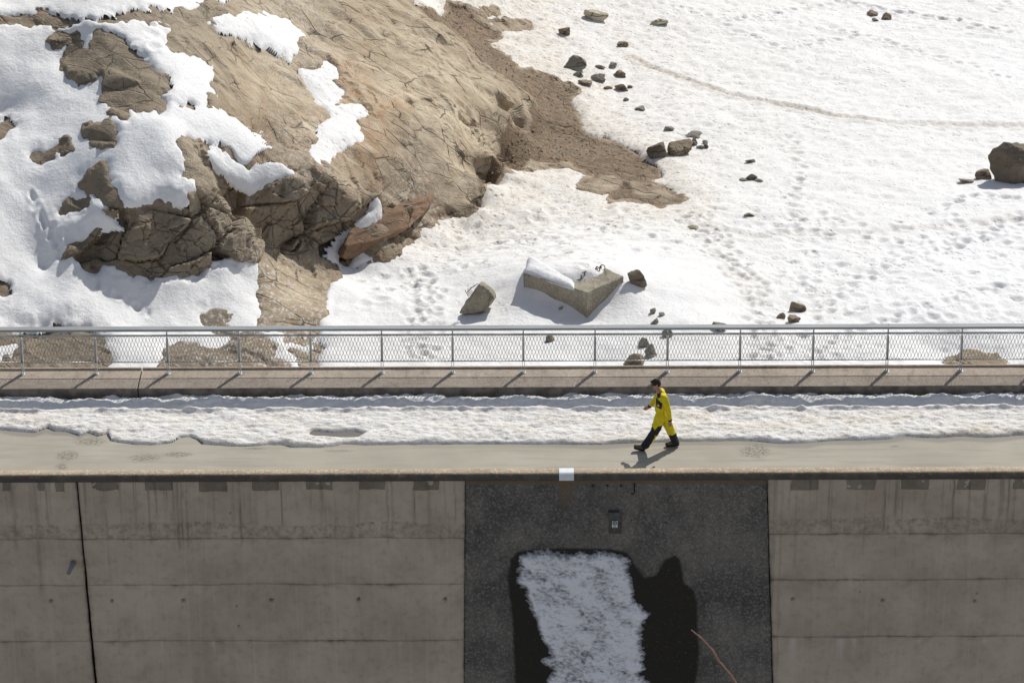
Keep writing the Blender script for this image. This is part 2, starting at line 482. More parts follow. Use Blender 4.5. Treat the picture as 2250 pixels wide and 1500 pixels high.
CTRL = [  # photo pixel u, v and height over the sloping base plane
 (1200,805,0),(1500,805,0),(1800,805,0),(2100,810,-.1),(2330,805,-.1),(1080,725,-.05),(1500,700,.3),(1450,570,.35),(1290,704,0),(1150,637,.5),(1215,668,.28),(1374,619,.8),(1335,660,.4),(1240,604,1.0),(1300,596,1.05),(1345,572,.95),(1180,594,.9),(1260,575,.9),(1300,540,.65),(1080,650,.15),(1420,640,.5),(1690,690,-.15),(1590,600,.1),
 (1850,600,0),(2050,660,.15),(2330,620,.1),(2330,420,.1),(2050,440,.05),(1700,400,0),(1420,500,.1),(1200,520,.2),(1000,590,.05),(850,660,0),(800,790,-.2),
 (1500,250,.15),(1800,200,0),(2330,220,.1),(1500,50,.4),(1800,0,.1),(2330,0,.3),(1260,100,.6),(1160,20,1.3),(1250,200,.45),(1340,330,.2),(1480,445,.02),(1130,410,.2),(1070,460,.1),
 (975,500,.02),(880,570,0),(1500,-160,.6),(2000,-160,.4),(2400,-160,.5),(1100,-160,2.2),
 (1005,55,1.75),(1085,125,1.05),(1190,225,.5),(1135,300,.35),(1095,370,.12),(965,15,2.2),(1150,285,.35),(1065,420,.0),(1045,468,.0),(1000,485,.0),
 (930,5,3.2),(1000,85,2.5),(1060,140,2.05),(1110,200,1.75),(1115,250,1.5),(1080,335,1.2),(1050,385,.9),(1040,440,.5),(1160,235,.85),
 (850,50,3.6),(750,20,4.2),(600,20,5.0),(480,20,5.8),(900,150,3.0),(1000,220,2.4),(980,330,1.6),(900,300,2.15),(850,200,2.9),(700,80,4.0),(640,200,3.6),
 (560,150,4.4),(450,100,5.4),(560,280,3.6),(640,330,3.0),(750,290,2.8),(820,330,2.4),(880,350,1.75),(930,400,1.2),(960,445,.6),(1000,455,.42),
 (400,330,4.05),(520,345,3.3),(640,385,2.75),(740,400,2.35),(830,420,1.85),(865,440,1.35),
 (540,395,2.75),(600,410,2.5),(480,385,3.3),
 (730,568,.25),(640,560,.5),(545,550,.85),(830,480,.8),(850,520,.4),(760,572,.05),(900,528,.08),(440,600,.95),(330,612,1.0),(200,597,1.2),(140,568,1.65),
 (650,600,.3),(600,680,.1),(720,620,.1),
 (300,462,2.85),(240,445,3.05),(420,440,2.95),(500,440,2.7),(530,480,2.05),(530,525,1.2),(160,535,2.1),
 (350,390,3.45),(300,320,4.15),(200,330,4.0),(100,300,4.1),(350,270,4.6),(250,255,4.7),(180,420,3.1),(140,450,2.8),
 (220,75,6.2),(370,190,5.2),(300,242,4.75),(215,205,5.0),(150,135,5.5),(300,100,6.0),(80,180,5.2),
 (0,40,6.6),(200,40,6.6),(350,30,6.3),(0,-10,6.9),(300,-10,6.8),(-150,40,6.9),(-150,250,4.8),(-150,450,3.2),(-150,650,1.4),(-150,800,.2),
 (0,250,4.4),(0,400,3.3),(70,420,3.0),(50,500,2.25),(100,600,1.2),(0,600,1.5),(0,700,.6),(150,680,.75),(300,690,.3),(450,690,.2),(520,610,.65),(650,720,-.1),
 (0,790,.1),(200,800,-.2),(420,800,-.2),(600,805,-.3),(-150,-160,8.0),(400,-160,7.0),(800,-160,4.6),
]
_cp = np.array([on_plane(u, v, h) for u, v, h in CTRL])
_ch = np.array([c[2] for c in CTRL])
_D = np.sqrt(((_cp[:, None, :2] - _cp[None, :, :2]) ** 2).sum(-1))
_A = np.zeros((len(_cp) + 1,) * 2)
_A[:-1, :-1] = _D - np.eye(len(_cp)) * 0.03
_A[-1, :-1] = _A[:-1, -1] = 1
_W = np.linalg.solve(_A, np.append(_ch, 0.0)).astype(np.float32)
_cx, _cy = _cp[:, 0].astype(np.float32), _cp[:, 1].astype(np.float32)

NCOL, NROW, NF = 780, 640, 900
X0, X1, Y0, Y1 = -21.5, 21.5, 6.3, 60.0
gx = np.linspace(X0, X1, NCOL).astype(np.float32)
gyf = np.linspace(Y0, Y1, NF).astype(np.float32)
hf = np.full((NF, NCOL), _W[-1], np.float32)
for k in range(len(_cp)):
    hf += _W[k] * np.sqrt((gyf[:, None] - _cy[k]) ** 2 + (gx[None, :] - _cx[k]) ** 2)
zf = zplane(gyf)[:, None] + hf
ds = np.sqrt((0.34 * np.diff(gyf)[:, None]) ** 2 + np.diff(zf, axis=0) ** 2)
cum = np.vstack([np.zeros((1, NCOL)), np.cumsum(ds, 0)])
SM = float(cum[-1].mean())
cum = cum / cum[-1] * SM
for _ in range(25):      # keep neighbouring profiles sampled alike
    cum[:, 1:-1] = (cum[:, :-2] + 2 * cum[:, 1:-1] + cum[:, 2:]) / 4
gr = np.linspace(0, SM, NROW)
GY = np.empty((NROW, NCOL), np.float32); GZ = GY.copy()
for j in range(NCOL):
    GY[:, j] = np.interp(gr, cum[:, j], gyf)
    GZ[:, j] = np.interp(GY[:, j], gyf, zf[:, j])
GX = np.broadcast_to(gx, (NROW, NCOL)).copy()
for _ in range(2):
    GZ[1:-1, 1:-1] = (GZ[1:-1, 1:-1] * 4 + GZ[:-2, 1:-1] + GZ[2:, 1:-1] + GZ[1:-1, :-2] + GZ[1:-1, 2:]) / 8
def normals(X, Y, Z):
    P = np.stack([X, Y, Z], -1)
    N = np.cross(np.gradient(P, axis=1), np.gradient(P, axis=0))
    return N / np.maximum(np.linalg.norm(N, axis=-1, keepdims=True), 1e-6)
GN = normals(GX, GY, GZ)
GP = np.stack([GX, GY, GZ], -1)
GU, GV, GW = project(GP.reshape(-1, 3).astype(np.float64))
GU, GV, GW = (a.reshape(NROW, NCOL).astype(np.float32) for a in (GU, GV, GW))
dx = gx[1] - gx[0]; dr = gr[1] - gr[0]

_su, _sv, _sw = GU[::2, ::2], GV[::2, ::2], GW[::2, ::2]
def locate(u, v):
    """row, column of the slope point that the photo shows at this pixel"""
    k = np.argmin((_su - u) ** 2 + (_sv - v) ** 2 + 6 * _sw)
    i, j = divmod(int(k), _su.shape[1])
    return 2 * i, 2 * j

def outline(pix):
    ij = [locate(u, v) for u, v in pix]
    return np.array([(gx[j], gr[i]) for i, j in ij])

def sdf(pix, margin=1.6):
    """signed distance (m, over the slope) to a traced outline, + inside; far outside = -margin"""
    P = outline(pix)
    out = np.full((NROW, NCOL), -margin, np.float32)
    lo, hi = P.min(0) - margin, P.max(0) + margin
    j0, j1 = np.searchsorted(gx, [lo[0], hi[0]]); i0, i1 = np.searchsorted(gr, [lo[1], hi[1]])
    xs, rs = np.meshgrid(gx[j0:j1], gr[i0:i1].astype(np.float32))
    d2 = np.full(xs.shape, 1e9, np.float32); ins = np.zeros(xs.shape, bool)
    for a, b in zip(P, np.roll(P, -1, 0)):
        e = b - a; L = max(float(e @ e), 1e-9)
        t = np.clip(((xs - a[0]) * e[0] + (rs - a[1]) * e[1]) / L, 0, 1)
        d2 = np.minimum(d2, (xs - a[0] - t * e[0]) ** 2 + (rs - a[1] - t * e[1]) ** 2)
        c = (a[1] > rs) != (b[1] > rs)
        if abs(e[1]) > 1e-9:
            ins ^= c & (xs < a[0] + (rs - a[1]) / e[1] * e[0])
    d = np.sqrt(d2)
    out[i0:i1, j0:j1] = np.maximum(np.where(ins, d, -d), -margin)
    return out

def third(pts, ox=0, oy=0, s=3.0): return [(ox + x / s, oy + y / s) for x, y in pts]

GRAVEL_EDGE = [(913,10),(933,12),(987,13),(1027,23),(1090,23),(1050,35),(1033,35),(1063,47),(1100,50),(1167,52),(1163,63),(1097,66),(1097,80),(1067,90),(1080,110),(1120,127),(1133,153),(1193,160),
 (1217,180),(1233,193),(1267,203),(1253,217),(1270,253),(1280,283),(1317,303),(1330,304),(1386,327),(1412,340),(1447,363),(1453,388),(1427,393),(1458,409),(1499,434),(1493,445),(1453,452),(1407,445),(1340,439),
 (1345,422),(1274,409),(1299,393),(1279,378),(1248,358),(1192,358),(1166,360),(1141,373),(1100,386),(1093,390),(1063,410),(1047,440),(1043,457),(1000,470),(963,483)]
MAIN = [(0,35),(45,34),(97,24),(117,31),(163,28),(170,42),(213,40),(320,20),(393,22),(450,18),(467,7),(500,2),(520,-40),(540,-150),(900,-150),(905,-40)] + GRAVEL_EDGE + [
 (950,487),(927,500),(900,530),(867,553),(840,567),(817,570),(780,577),(753,573),(740,567),(733,580),(728,592),(730,600),(733,617),(713,650),(710,683),(698,703),(697,733),
 (640,725),(573,710),(580,683),(570,650),(573,607),(567,577),(537,557),(520,553),(507,567),(457,583),(427,597),(377,607),(333,608),(300,603),(273,597),(243,583),(197,595),(183,583),(182,570),(140,562),
 (153,537),(200,520),(233,513),(277,505),(263,483),(262,467),(240,463),(230,450),(213,430),(190,420),(200,408),(212,400),(213,387),(225,378),(233,400),(253,423),(257,450),(277,460),(337,458),(343,450),(367,447),
 (387,457),(413,450),(420,430),(443,413),(430,390),(400,387),(410,370),(407,350),(397,320),(417,310),(437,313),(440,307),(477,313),(507,327),(567,333),(600,323),(587,307),(580,293),(547,277),(520,257),
 (500,247),(457,230),(483,217),(473,187),(480,167),(467,143),(443,130),(413,113),(383,107),(373,87),(388,83),(383,63),(350,47),(320,42),(293,40),(260,48),(213,43),(173,47),(133,53),(80,53),(37,48),(0,47),(-120,60),(-120,45)]
ROCKS = [
 third([(610,230),(680,210),(760,220),(830,280),(940,350),(1000,430),(1040,500),(1110,510),(1125,560),(1060,590),(1050,620),(1100,670),(1050,715),(900,735),(850,700),(820,680),(800,710),(740,680),(700,640),(690,570),(700,500),(660,450),(570,470),(520,470),(430,420),(470,350),(520,390),(640,390),(630,340),(620,300)]),
 third([(345,260),(370,230),(430,210),(500,190),(530,230),(510,300),(480,290),(450,250),(390,255)]),
 third([(555,885),(620,860),(730,858),(758,890),(740,922),(660,928),(600,915)]),
 third([(210,1020),(290,1005),(370,945),(462,938),(462,972),(410,1010),(370,1000),(330,1030),(362,1052),(290,1068),(240,1055)]),
 third([(-60,770),(60,785),(92,820),(45,865),(0,915),(-60,930)]),
 third([(405,1385),(440,1335),(530,1285),(585,1285),(575,1325),(500,1375),(420,1398)]),
 third([(555,1228),(600,1205),(655,1245),(645,1295),(600,1275)]),
 third([(808,740),(830,725),(852,745),(840,768),(815,765)]),
 third([(1165,705),(1200,690),(1290,688),(1285,700),(1200,714)]),
 [(-20,615),(23,627),(22,639),(-20,640)],
 [(92,720),(103,712),(125,705),(160,709),(185,712),(203,725),(203,737),(220,743),(229,767),(242,795),(205,812),(60,815),(-20,815),(-20,800),(30,793),(48,770),(50,738),(-20,745),(-20,735),(90,733)],
 third([(1110,1270),(1180,1222),(1290,1222),(1350,1262),(1440,1285),(1500,1240),(1530,1190),(1620,1190),(1690,1170),(1740,1200),(1782,1250),(1740,1330),(1800,1345),(1900,1370),(1920,1400),(1600,1410),(1060,1410),(1120,1330)], 0, 350),
 third([(1325,1020),(1370,1012),(1445,1038),(1430,1070),(1505,1080),(1535,1130),(1545,1152),(1450,1132),(1335,1100)], 0, 350),
 third([(2065,1190),(2110,1198),(2128,1250),(2090,1320),(2105,1365),(1990,1368),(1965,1325),(1925,1280),(2010,1262),(2050,1285)], 0, 350),
 third([(1890,1180),(1950,1165),(2040,1185),(2010,1215),(1960,1205)], 0, 350),
 [(2105,800),(2120,786),(2155,783),(2165,796),(2195,793),(2190,806)],
]
PATCHES = [
 [(467,40),(480,33),(513,33),(520,42),(553,30),(587,30),(620,42),(650,60),(668,75),(660,90),(655,110),(640,120),(613,110),(590,92),(567,85),(530,68),(497,62),(478,55)],
 [(667,160),(707,150),(703,127),(713,123),(747,150),(752,170),(737,180),(743,193),(765,203),(757,217),(737,230),(767,227),(797,230),(812,247),(800,263),(790,273),(797,287),(787,307),(760,317),(743,333),(733,353),(710,357),(687,347),(683,327),(703,283),(730,257),(713,240),(690,227),(677,207),(670,177)],
 [(460,333),(477,360),(510,390),(533,407),(573,413),(597,403),(617,393),(643,380),(587,367),(533,367),(483,347)],
 [(837,463),(840,477),(813,497),(780,523),(750,550),(733,580),(728,567),(735,543),(764,508),(795,487),(817,468)],
 [(540,548),(565,532),(573,545),(548,555)],
 [(780,577),(795,563),(818,568),(820,576)],
]
GRAVEL = GRAVEL_EDGE + [(940,470),(985,462),(1030,452),(1052,430),(1047,405),(1060,390),(1085,345),(1095,310),(1108,275),(1113,262),(1140,278),(1165,280),(1172,262),(1165,240),(1177,225),(1150,195),(1110,165),(1075,140),(1000,85),(950,42)]
TANS = [[(1274,409),(1299,395),(1345,390),(1365,405),(1350,424),(1300,417)], [(1370,402),(1400,397),(1450,415),(1497,434),(1450,441),(1390,426)], [(1063,50),(1100,50),(1167,52),(1163,63),(1090,66)]]

d_main = sdf(MAIN)
edge_n = 0.11 * fbm(GX * 1.6, GY * 1.6, GZ * 1.6, 4) + 0.10 * fbm(GX * 6, GY * 4, GZ * 6, 4)
D = d_main
for p in ROCKS:
    D = np.maximum(D, sdf(p, 1.6))
for p in PATCHES:
    D = np.minimum(D, -sdf(p, 1.6) - 0.11)
D = D + edge_n + 0.05                # + bare rock, - snow
grav = sdf(GRAVEL, 2.2)
for p in TANS:
    grav = np.minimum(grav, -sdf(p, 1.0))
grav_n = fbm(GX * 2.2, GY * 2.2, GZ * 2.2, 4)
gravel = sstep(-0.06, 0.10, grav + 0.12 * grav_n)

def field(pts, power=2.0):
    """smooth field over the slope from survey points (u, v, value)"""
    num = np.zeros((NROW, NCOL), np.float32); den = num.copy()
    for u, v, val in pts:
        i, j = locate(u, v)
        w = 1.0 / (((gx[None, :] - gx[j]) ** 2 + (gr[:, None] - gr[i]) ** 2) ** (power / 2) + 0.3)
        num += w * val; den += w
    return num / den

rough = field([(100,150,.15),(100,400,.05),(300,350,.1),(100,650,.05),(350,650,.08),(520,640,.1),(300,60,.3),(430,180,.3),(600,80,.8),(740,260,.9),(550,380,.1),(200,790,.3),
 (800,650,.12),(780,720,.1),(900,620,.7),(950,560,1),(1100,480,1),(1300,520,.9),(1050,420,1),(1300,250,.8),(1150,10,.8),(1500,150,.8),(1700,100,.7),(2000,60,.6),(2200,150,.5),(1900,330,.6),(1600,300,.8),(1700,450,.8),(2150,450,.5),
 (1200,680,.15),(1100,620,.3),(1480,650,.12),(1560,620,.15),(1800,560,.8),(1950,620,.9),(2150,560,.8),(2000,690,.5),(1300,770,.1),(1700,770,.5),(2100,700,.6),(1050,770,.4),(850,770,.2)])
dirt = field([(100,150,.06),(100,400,0),(300,350,0),(100,650,0),(350,650,0),(520,640,.02),(100,10,.45),(300,10,.25),(430,180,.05),(600,80,.1),(740,260,.15),(550,380,0),
 (800,650,.02),(900,640,.25),(950,540,.55),(1060,450,.8),(1150,420,.85),(1300,480,.5),(1200,560,.3),(1450,480,.5),(1300,250,.75),(1200,110,.9),(1150,10,.8),(1400,80,.6),(1500,180,.5),(1700,60,.32),(1650,300,.4),(1950,60,.2),(2200,150,.12),(1950,330,.18),(1560,380,.5),(1700,470,.3),(2150,450,.05),
 (1200,690,0),(1480,650,.02),(1800,560,.06),(2150,560,.03),(2000,690,0),(1300,770,0),(1700,770,.05),(2100,760,0),(1000,700,.12),(930,720,.3),(1630,620,.35),(1500,520,.35)])
calm = sstep(0.45, 0.1, rough)
snow_lump = (0.10 + 0.16 * calm * sstep(-2, -5, GX)) * fbm(GX * 0.5, GY * 0.42, 3.3, 3) + 0.05 * calm * fbm(GX * 1.3, GY * 1.0, 13.3, 4) + 0.035 * fbm(GX * 1.4, GY * 1.2, 7.7, 4) * (0.4 + rough)
f1, _c = worley2(GX * 2.1 + 0.35 * fbm(GX, GY, 0.5, 2), GY * 1.7)
cups = (sstep(0.0, 0.75, f1) - 0.6) * 0.045 * rough * (0.45 + _c)
hollow = sstep(0.45, 0.05, f1) * _c
f1b, _c2 = worley2(GX * 0.9 + 5, GY * 0.8 + 3)
cups += (sstep(0.0, 0.8, f1b) - 0.6) * 0.05 * rough * _c2
TH = np.where(D < 0, 0.10 * (1 - np.exp(np.minimum(D, 0) / 0.18)) - 0.015 - 0.05 * sstep(-0.25, -1.5, D), -0.25 * sstep(0, 0.12, D) - 0.02)
steep = 1 - GN[..., 2]
SX, SY = GX + GN[..., 0] * TH, GY + GN[..., 1] * TH
SZ = GZ + GN[..., 2] * TH + (snow_lump + cups) * sstep(0.05, -0.25, D)
# shelf of ploughed relief lines, paths and footprints pressed into the snow
brown = (np.clip(rough * dirt * 1.5, 0, 1) * hollow * 0.8).astype(np.float32)
rnd = random.Random(5)
def press(i, j, rx, ry, depth, br=0.0, ang=0.0):
    j0, j1 = max(0, j - int(2.4 * rx / dx) - 2), min(NCOL, j + int(2.4 * rx / dx) + 3)
    i0, i1 = max(0, i - 9), min(NROW, i + 10)
    a, b = GX[i0:i1, j0:j1] - GX[i, j], GY[i0:i1, j0:j1] - GY[i, j]
    ca, sa = math.cos(ang), math.sin(ang)
    q = ((a * ca + b * sa) / rx) ** 2 + ((-a * sa + b * ca) / ry) ** 2
    SZ[i0:i1, j0:j1] -= 0.7 * depth * (np.exp(-q ** 1.5) - 0.35 * np.exp(-(np.sqrt(q) - 1.5) ** 2 * 4))
    if br:
        brown[i0:i1, j0:j1] = np.maximum(brown[i0:i1, j0:j1], br * np.exp(-q))
def polyline(pix, step):
    P = [np.array(p, float) for p in pix]; out = []
    for a, b in zip(P, P[1:]):
        n = max(1, int(np.linalg.norm(b - a) / step))
        out += [a + (b - a) * k / n for k in range(n)]
    return out
def trail(pix, step, spread, rx, ry, depth, br, jitter=1.0):
    for k, p in enumerate(polyline(pix, step)):
        s = spread * (1 if k % 2 else -1)
        i, j = locate(p[0] + s + rnd.uniform(-4, 4) * jitter, p[1] + rnd.uniform(-3, 3) * jitter)
        press(i, j, .8 * rx * rnd.uniform(.7, 1.25), .8 * ry * rnd.uniform(.7, 1.25), depth * rnd.uniform(.6, 1.3), br * rnd.uniform(.3, 1), rnd.uniform(-.6, .6))
for off in (-26, -12, 0, 14, 28):
    trail([(1530 + off, 480), (1590 + off, 560), (1650 + off, 630), (1672 + off * .8, 690), (1680 + off, 760), (1660 + off, 805)], 13, 5, .16, .2, .075, .6, 2.2)
    trail([(925 + off, 600), (935 + off, 660), (925 + off, 720), (920 + off, 800)], 12, 5, .16, .22, .08, .35, 2.4)
trail([(1960, 560), (1850, 640), (1790, 720), (1700, 800)], 20, 5, .17, .22, .10, .05)
trail([(2240, 480), (2100, 540), (1950, 590), (1790, 690)], 20, 5, .17, .22, .10, 0)
trail([(2240, 620), (2100, 650), (1990, 690), (1870, 730), (1760, 800)], 18, 5, .17, .22, .09, 0)
trail([(1720, 500), (1850, 520), (2000, 540), (2150, 530), (2250, 520)], 17, 5, .2, .24, .08, 0)
trail([(1880, 10), (1960, 25), (2080, 45), (2200, 70)], 16, 4, .2, .22, .10, .1)
trail([(1420, 0), (1600, 50), (1760, 20), (1880, 0)], 18, 4, .2, .22, .08, .15)
trail([(1600, 60), (1720, 110), (1900, 80)], 18, 4, .2, .22, .08, .15)
trail([(1850, 70), (2000, 110), (2150, 150), (2250, 190)], 18, 4, .2, .22, .08, .08)
trail([(1740, 300), (1760, 380), (1740, 440), (1760, 500)], 12, 5, .2, .24, .09, .15)
trail([(2050, 470), (2130, 430), (2240, 440)], 15, 5, .22, .24, .10, 0)
trail([(70, 430), (85, 470), (120, 520), (140, 570)], 12, 2, .12, .2, .10, 0)
trail([(215, 630), (260, 650), (300, 680), (350, 700)], 26, 3, .12, .16, .10, 0)
trail([(800, 620), (840, 610), (860, 640), (810, 670), (830, 610)], 22, 4, .2, .26, .09, 0)
trail([(450, 60), (330, 55), (340, 110), (400, 60)], 26, 3, .2, .24, .10, 0)
for (u0, v0, u1, v1, n) in ((1700, 470, 2250, 700, 150), (950, 500, 1350, 590, 70), (1150, 460, 1700, 560, 80), (1950, 0, 2250, 80, 25), (1750, 740, 2250, 800, 30)):
    for k in range(n):
        i, j = locate(rnd.uniform(u0, u1), rnd.uniform(v0, v1))
        press(i, j, rnd.uniform(.09, .2), rnd.uniform(.12, .24), rnd.uniform(.03, .08), 0.0, rnd.uniform(-.7, .7))
# foot path across the upper slope: a shallow brown groove; the fainter lower path
for p in polyline([(1385, 125), (1420, 145), (1500, 175), (1600, 208), (1680, 225), (1760, 240), (1850, 258), (1950, 272), (2080, 277), (2260, 280)], 4):
    i, j = locate(p[0], p[1] + rnd.uniform(-1.5, 1.5)); press(i, j, .12, .30, .022, .85 if p[0] < 1900 else .5)
for p in polyline([(1560, 500), (1640, 520), (1720, 515), (1850, 516), (1980, 508), (2100, 498), (2250, 480)], 7):
    i, j = locate(p[0], p[1] + rnd.uniform(-4, 4)); press(i, j, .16, .35, .03, .3)
# hollows behind the rail on the right
for u, v, rx, ry, dp in ((2060, 752, .9, 1.3, .35), (2180, 770, 1.1, 1.4, .3), (1300, 790, .8, .8, .15)):
    i, j = locate(u, v)
    q = ((GX - GX[i, j]) / rx) ** 2 + ((GY - GY[i, j]) / ry) ** 2
    SZ -= dp * np.exp(-q)

_snow = D < 0.0
_pu, _pv, _pw = project(np.stack([np.where(_snow, SX, GX), np.where(_snow, SY, GY), np.where(_snow, SZ, GZ)], -1).reshape(-1, 3).astype(np.float64))
keep = (D < 0.07)
F = grid_faces(NROW, NCOL)
inview = (np.abs(GX) < (GY + 71.4) * 0.152 + 2.5)
fk = (keep & inview).ravel()
Fs = F[fk[F].all(1)]
dirt_s = np.clip(0.85 * dirt + 0.5 * sstep(-1.7, 0.0, grav), 0, 1)
V, Fs, at = compact(np.stack([SX, SY, SZ], -1).reshape(-1, 3), Fs, {'dirt': dirt_s.ravel(), 'brown': brown.ravel(), 'rough': np.clip(rough * 1.25 - .1, 0, 1).ravel()})
setp(obj('snow_slope', mesh_np('snow_slope', V, Fs, M['snow'], True, at)), 'trampled snow lying over the slope behind the dam', None, None, 'structure')

# rock: displaced along its normal, blocky on the cliffs
ex = (D > -0.35) & inview
idx = np.where(ex.ravel())[0]
px, py, pz = (a.ravel()[idx] for a in (GX, GY, GZ))
stp = sstep(0.25, 0.6, steep.ravel()[idx])
gv = gravel.ravel()[idx]
ca, sa = math.cos(.62), math.sin(.62)
qx, qy = px * ca - py * sa, px * sa + py * ca
wx, wy, wz = (0.25 * fbm(px * 1.1 + o, py * 1.1, pz * 1.1, 3) for o in (0, 31, 57))
fa, ka, _b = facet((px + .45 * pz) * 0.50 + .5 * wx, py * 0.55 + .5 * wy, (pz - .30 * px) * 0.95 + .5 * wz)
fb, kb, _bb = facet((qx - .3 * pz) * 0.9 + .7 * wx, qy * 1.9 + .7 * wy, (pz - .35 * px) * 2.4 + .7 * wz)
fc, kc, bc = facet(qx * 0.28 + .6 * wx, qy * 0.75 + .6 * wy, pz * 0.7)
slab = (1 - gv) * (1 - stp)
disp = (0.10 + .14 * slab) * fbm(px * .55, py * .55, pz * .55, 3) + (0.012 + .03 * stp) * fbm(px * 2.6, py * 2.6, pz * 2.6, 4)
brk = sstep(-.15, .25, fbm(px * .35 + 7, py * .35, pz * .35, 3))
disp += slab * (0.16 * fc * sstep(0.0, 0.30, bc) + 0.065 * fb * (0.25 + brk) * sstep(0.0, 0.12, _bb))
disp += stp * (0.50 * fa - 0.16 * ka + 0.11 * fb - 0.05 * kb)
disp += gv * (0.03 * fbm(px * 4, py * 4, pz * 4, 3) - 0.04)
disp -= 0.25 * sstep(0.0, -0.3, D.ravel()[idx])
RP = GP.reshape(-1, 3).copy()
RP[idx] += GN.reshape(-1, 3)[idx] * disp[:, None]
fk = ex.ravel()
Fr = F[fk[F].all(1)]
painted_shade = field([(700,480,.75),(620,480,.85),(560,500,.6),(800,520,.85),(870,520,.9),(880,330,.8),(860,460,.7),(930,470,.7),(350,580,.7),(300,540,.6),(430,570,.65),(450,500,.35),(700,430,.7),(760,500,.6),(780,440,.4),(230,560,.6),(500,440,.15),(560,345,.6),(450,340,.3),(640,620,0),(700,250,0),(900,200,0),(1000,300,0),(560,150,0),(450,120,.1),(280,150,.25),(280,220,.4),(150,770,.9),(450,780,.9),(160,715,.9),(480,705,.9),(220,300,.8),(120,330,.8),(170,440,.8),(150,90,.7),(160,130,.8),(0,280,.8)], 3.0)  # where shade is painted onto cliff and camera-side rock; lit parts low
rust = field([(800,240,1),(780,215,.9),(830,320,.9),(800,300,.6),(880,240,0),(900,300,0),(860,390,.1),(700,200,0),(560,260,.3),(600,290,.35),(700,380,.2),(640,640,.3),(450,120,0),(900,120,.05),(1000,300,.1),(850,180,.1),(650,500,0),(400,550,0),(700,80,.05)], 3.0)
grey = field([(280,150,1),(280,220,1),(300,40,.9),(150,45,.9),(100,45,.8),(420,60,.8),(430,110,.6),(500,160,.35),(560,250,.05),(640,200,.05),(480,30,.7),(600,40,.3),(750,30,.15),(150,90,1),(160,130,1),(220,300,1),(120,330,1),(0,280,1),(170,440,1),(150,770,.9),(450,780,.9),(160,715,1),(480,705,1),(330,540,.7),(500,430,.55),(450,350,.6),(430,570,.8),(620,470,.7),(700,480,.65),(800,470,.5),(560,345,.9),(700,280,0),(850,200,0),(900,350,0),(1000,250,0),(640,620,0),(1000,430,0),(780,350,.1)], 3.0)  # grey-brown tone, also painting the half shade of camera-facing rock
frost = field([(700,345,.8),(640,310,.2),(720,375,.4),(930,420,.8),(900,440,.7),(830,360,0),(780,330,0),(900,360,0),(960,380,0),(820,440,0),(640,640,.6),(610,660,.9),(680,690,.7),(640,120,.6),(560,200,0),(900,200,0),(1000,300,0),(600,500,0),(300,500,0),(800,380,0),(760,470,0),(700,600,0),(450,120,0),(850,100,0),(850,520,0),(1000,430,0)], 3.5)
V, Fr, at = compact(RP, Fr, {'gravel': gravel.ravel(), 'painted_shade': painted_shade.ravel(), 'rust': rust.ravel(), 'grey': grey.ravel(), 'frost': frost.ravel()})
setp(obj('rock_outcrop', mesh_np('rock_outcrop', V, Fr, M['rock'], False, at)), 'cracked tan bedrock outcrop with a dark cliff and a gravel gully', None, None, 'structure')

# broad country around, so that the slope does not end in the air
def sheet(name, pts, mat, label):
    me = mesh_np(name, np.array(pts), np.array([[0, 1, 2, 3]]), mat, False, {'dirt': np.zeros(4), 'brown': np.zeros(4)})
    return setp(obj(name, me), label, None, None, 'structure')
sheet('snowfield', [(-900, 59, zplane(59) - .6), (900, 59, zplane(59) - .6), (900, 1500, -120), (-900, 1500, -120)], M['snow'], 'distant snowfield beyond the slope')
for sx in (-1, 1):
    q = [(sx * 16, 3.9, -3.4), (sx * 900, 3.9, -3.4), (sx * 900, 59, -9.4), (sx * 19, 59, -9.4)]
    sheet('snowfield', q if sx > 0 else q[::-1], M['snow'], 'snow beside the slope, out to the %s' % ('right' if sx > 0 else 'left'))
sheet('valley_ground', [(-900, -900, -46), (900, -900, -46), (900, -2.6, -30), (-900, -2.6, -30)], mat_plain('valley_soil', (0.30, 0.28, 0.25), 0.9, 0, 0.3, 0.1), 'valley floor at the foot of the dam')

_su, _sv, _sw = (a.reshape(NROW, NCOL).astype(np.float32)[::2, ::2] for a in (_pu, _pv, _pw))      # from here on: the finished surface
def ground_at(u, v):
    i, j = locate(u, v)
    z = SZ[i, j] if D[i, j] < 0.05 else RP.reshape(NROW, NCOL, 3)[i, j, 2]
    return Vector((float(GX[i, j]), float(GY[i, j]), float(z))), float(GW[i, j]) / FPX   # point, metres per photo pixel

# loose stones on the gravel: thousands, one mass
def stone_mesh_pts(rs, n=1):
    base = np.array([(1, 1, 1), (1, -1, -1), (-1, 1, -1), (-1, -1, 1), (0, 0, 1.5), (0, 0, -1.4)], float)
    return base
oct_v = np.array([(1, 0, 0), (0, 1, 0), (-1, 0, 0), (0, -1, 0), (0, 0, .45), (0, 0, -.5)], float)
oct_f = np.array([(0, 1, 4), (1, 2, 4), (2, 3, 4), (3, 0, 4), (1, 0, 5), (2, 1, 5), (3, 2, 5), (0, 3, 5)])
rs = np.random.default_rng(3)
cand = np.where((gravel > 0.6) & (D > 0.02) & inview)
pick = rs.choice(len(cand[0]), 4500, replace=True)
sv, sf = [], []
RPg = RP.reshape(NROW, NCOL, 3)
for k, q in enumerate(pick):
    i, j = cand[0][q], cand[1][q]
    s = 0.012 + 0.055 * rs.random() ** 6
    a = rs.random() * 6.28
    vv = oct_v * s * (0.7 + 0.6 * rs.random((6, 3)))
    vv = vv @ np.array([(math.cos(a), math.sin(a), 0), (-math.sin(a), math.cos(a), 0), (0, 0, 1)])
    sv.append(vv + RPg[i, j] + np.array([rs.uniform(-.03, .03), rs.uniform(-.06, .06), s * .2])); sf.append(oct_f + 6 * k)
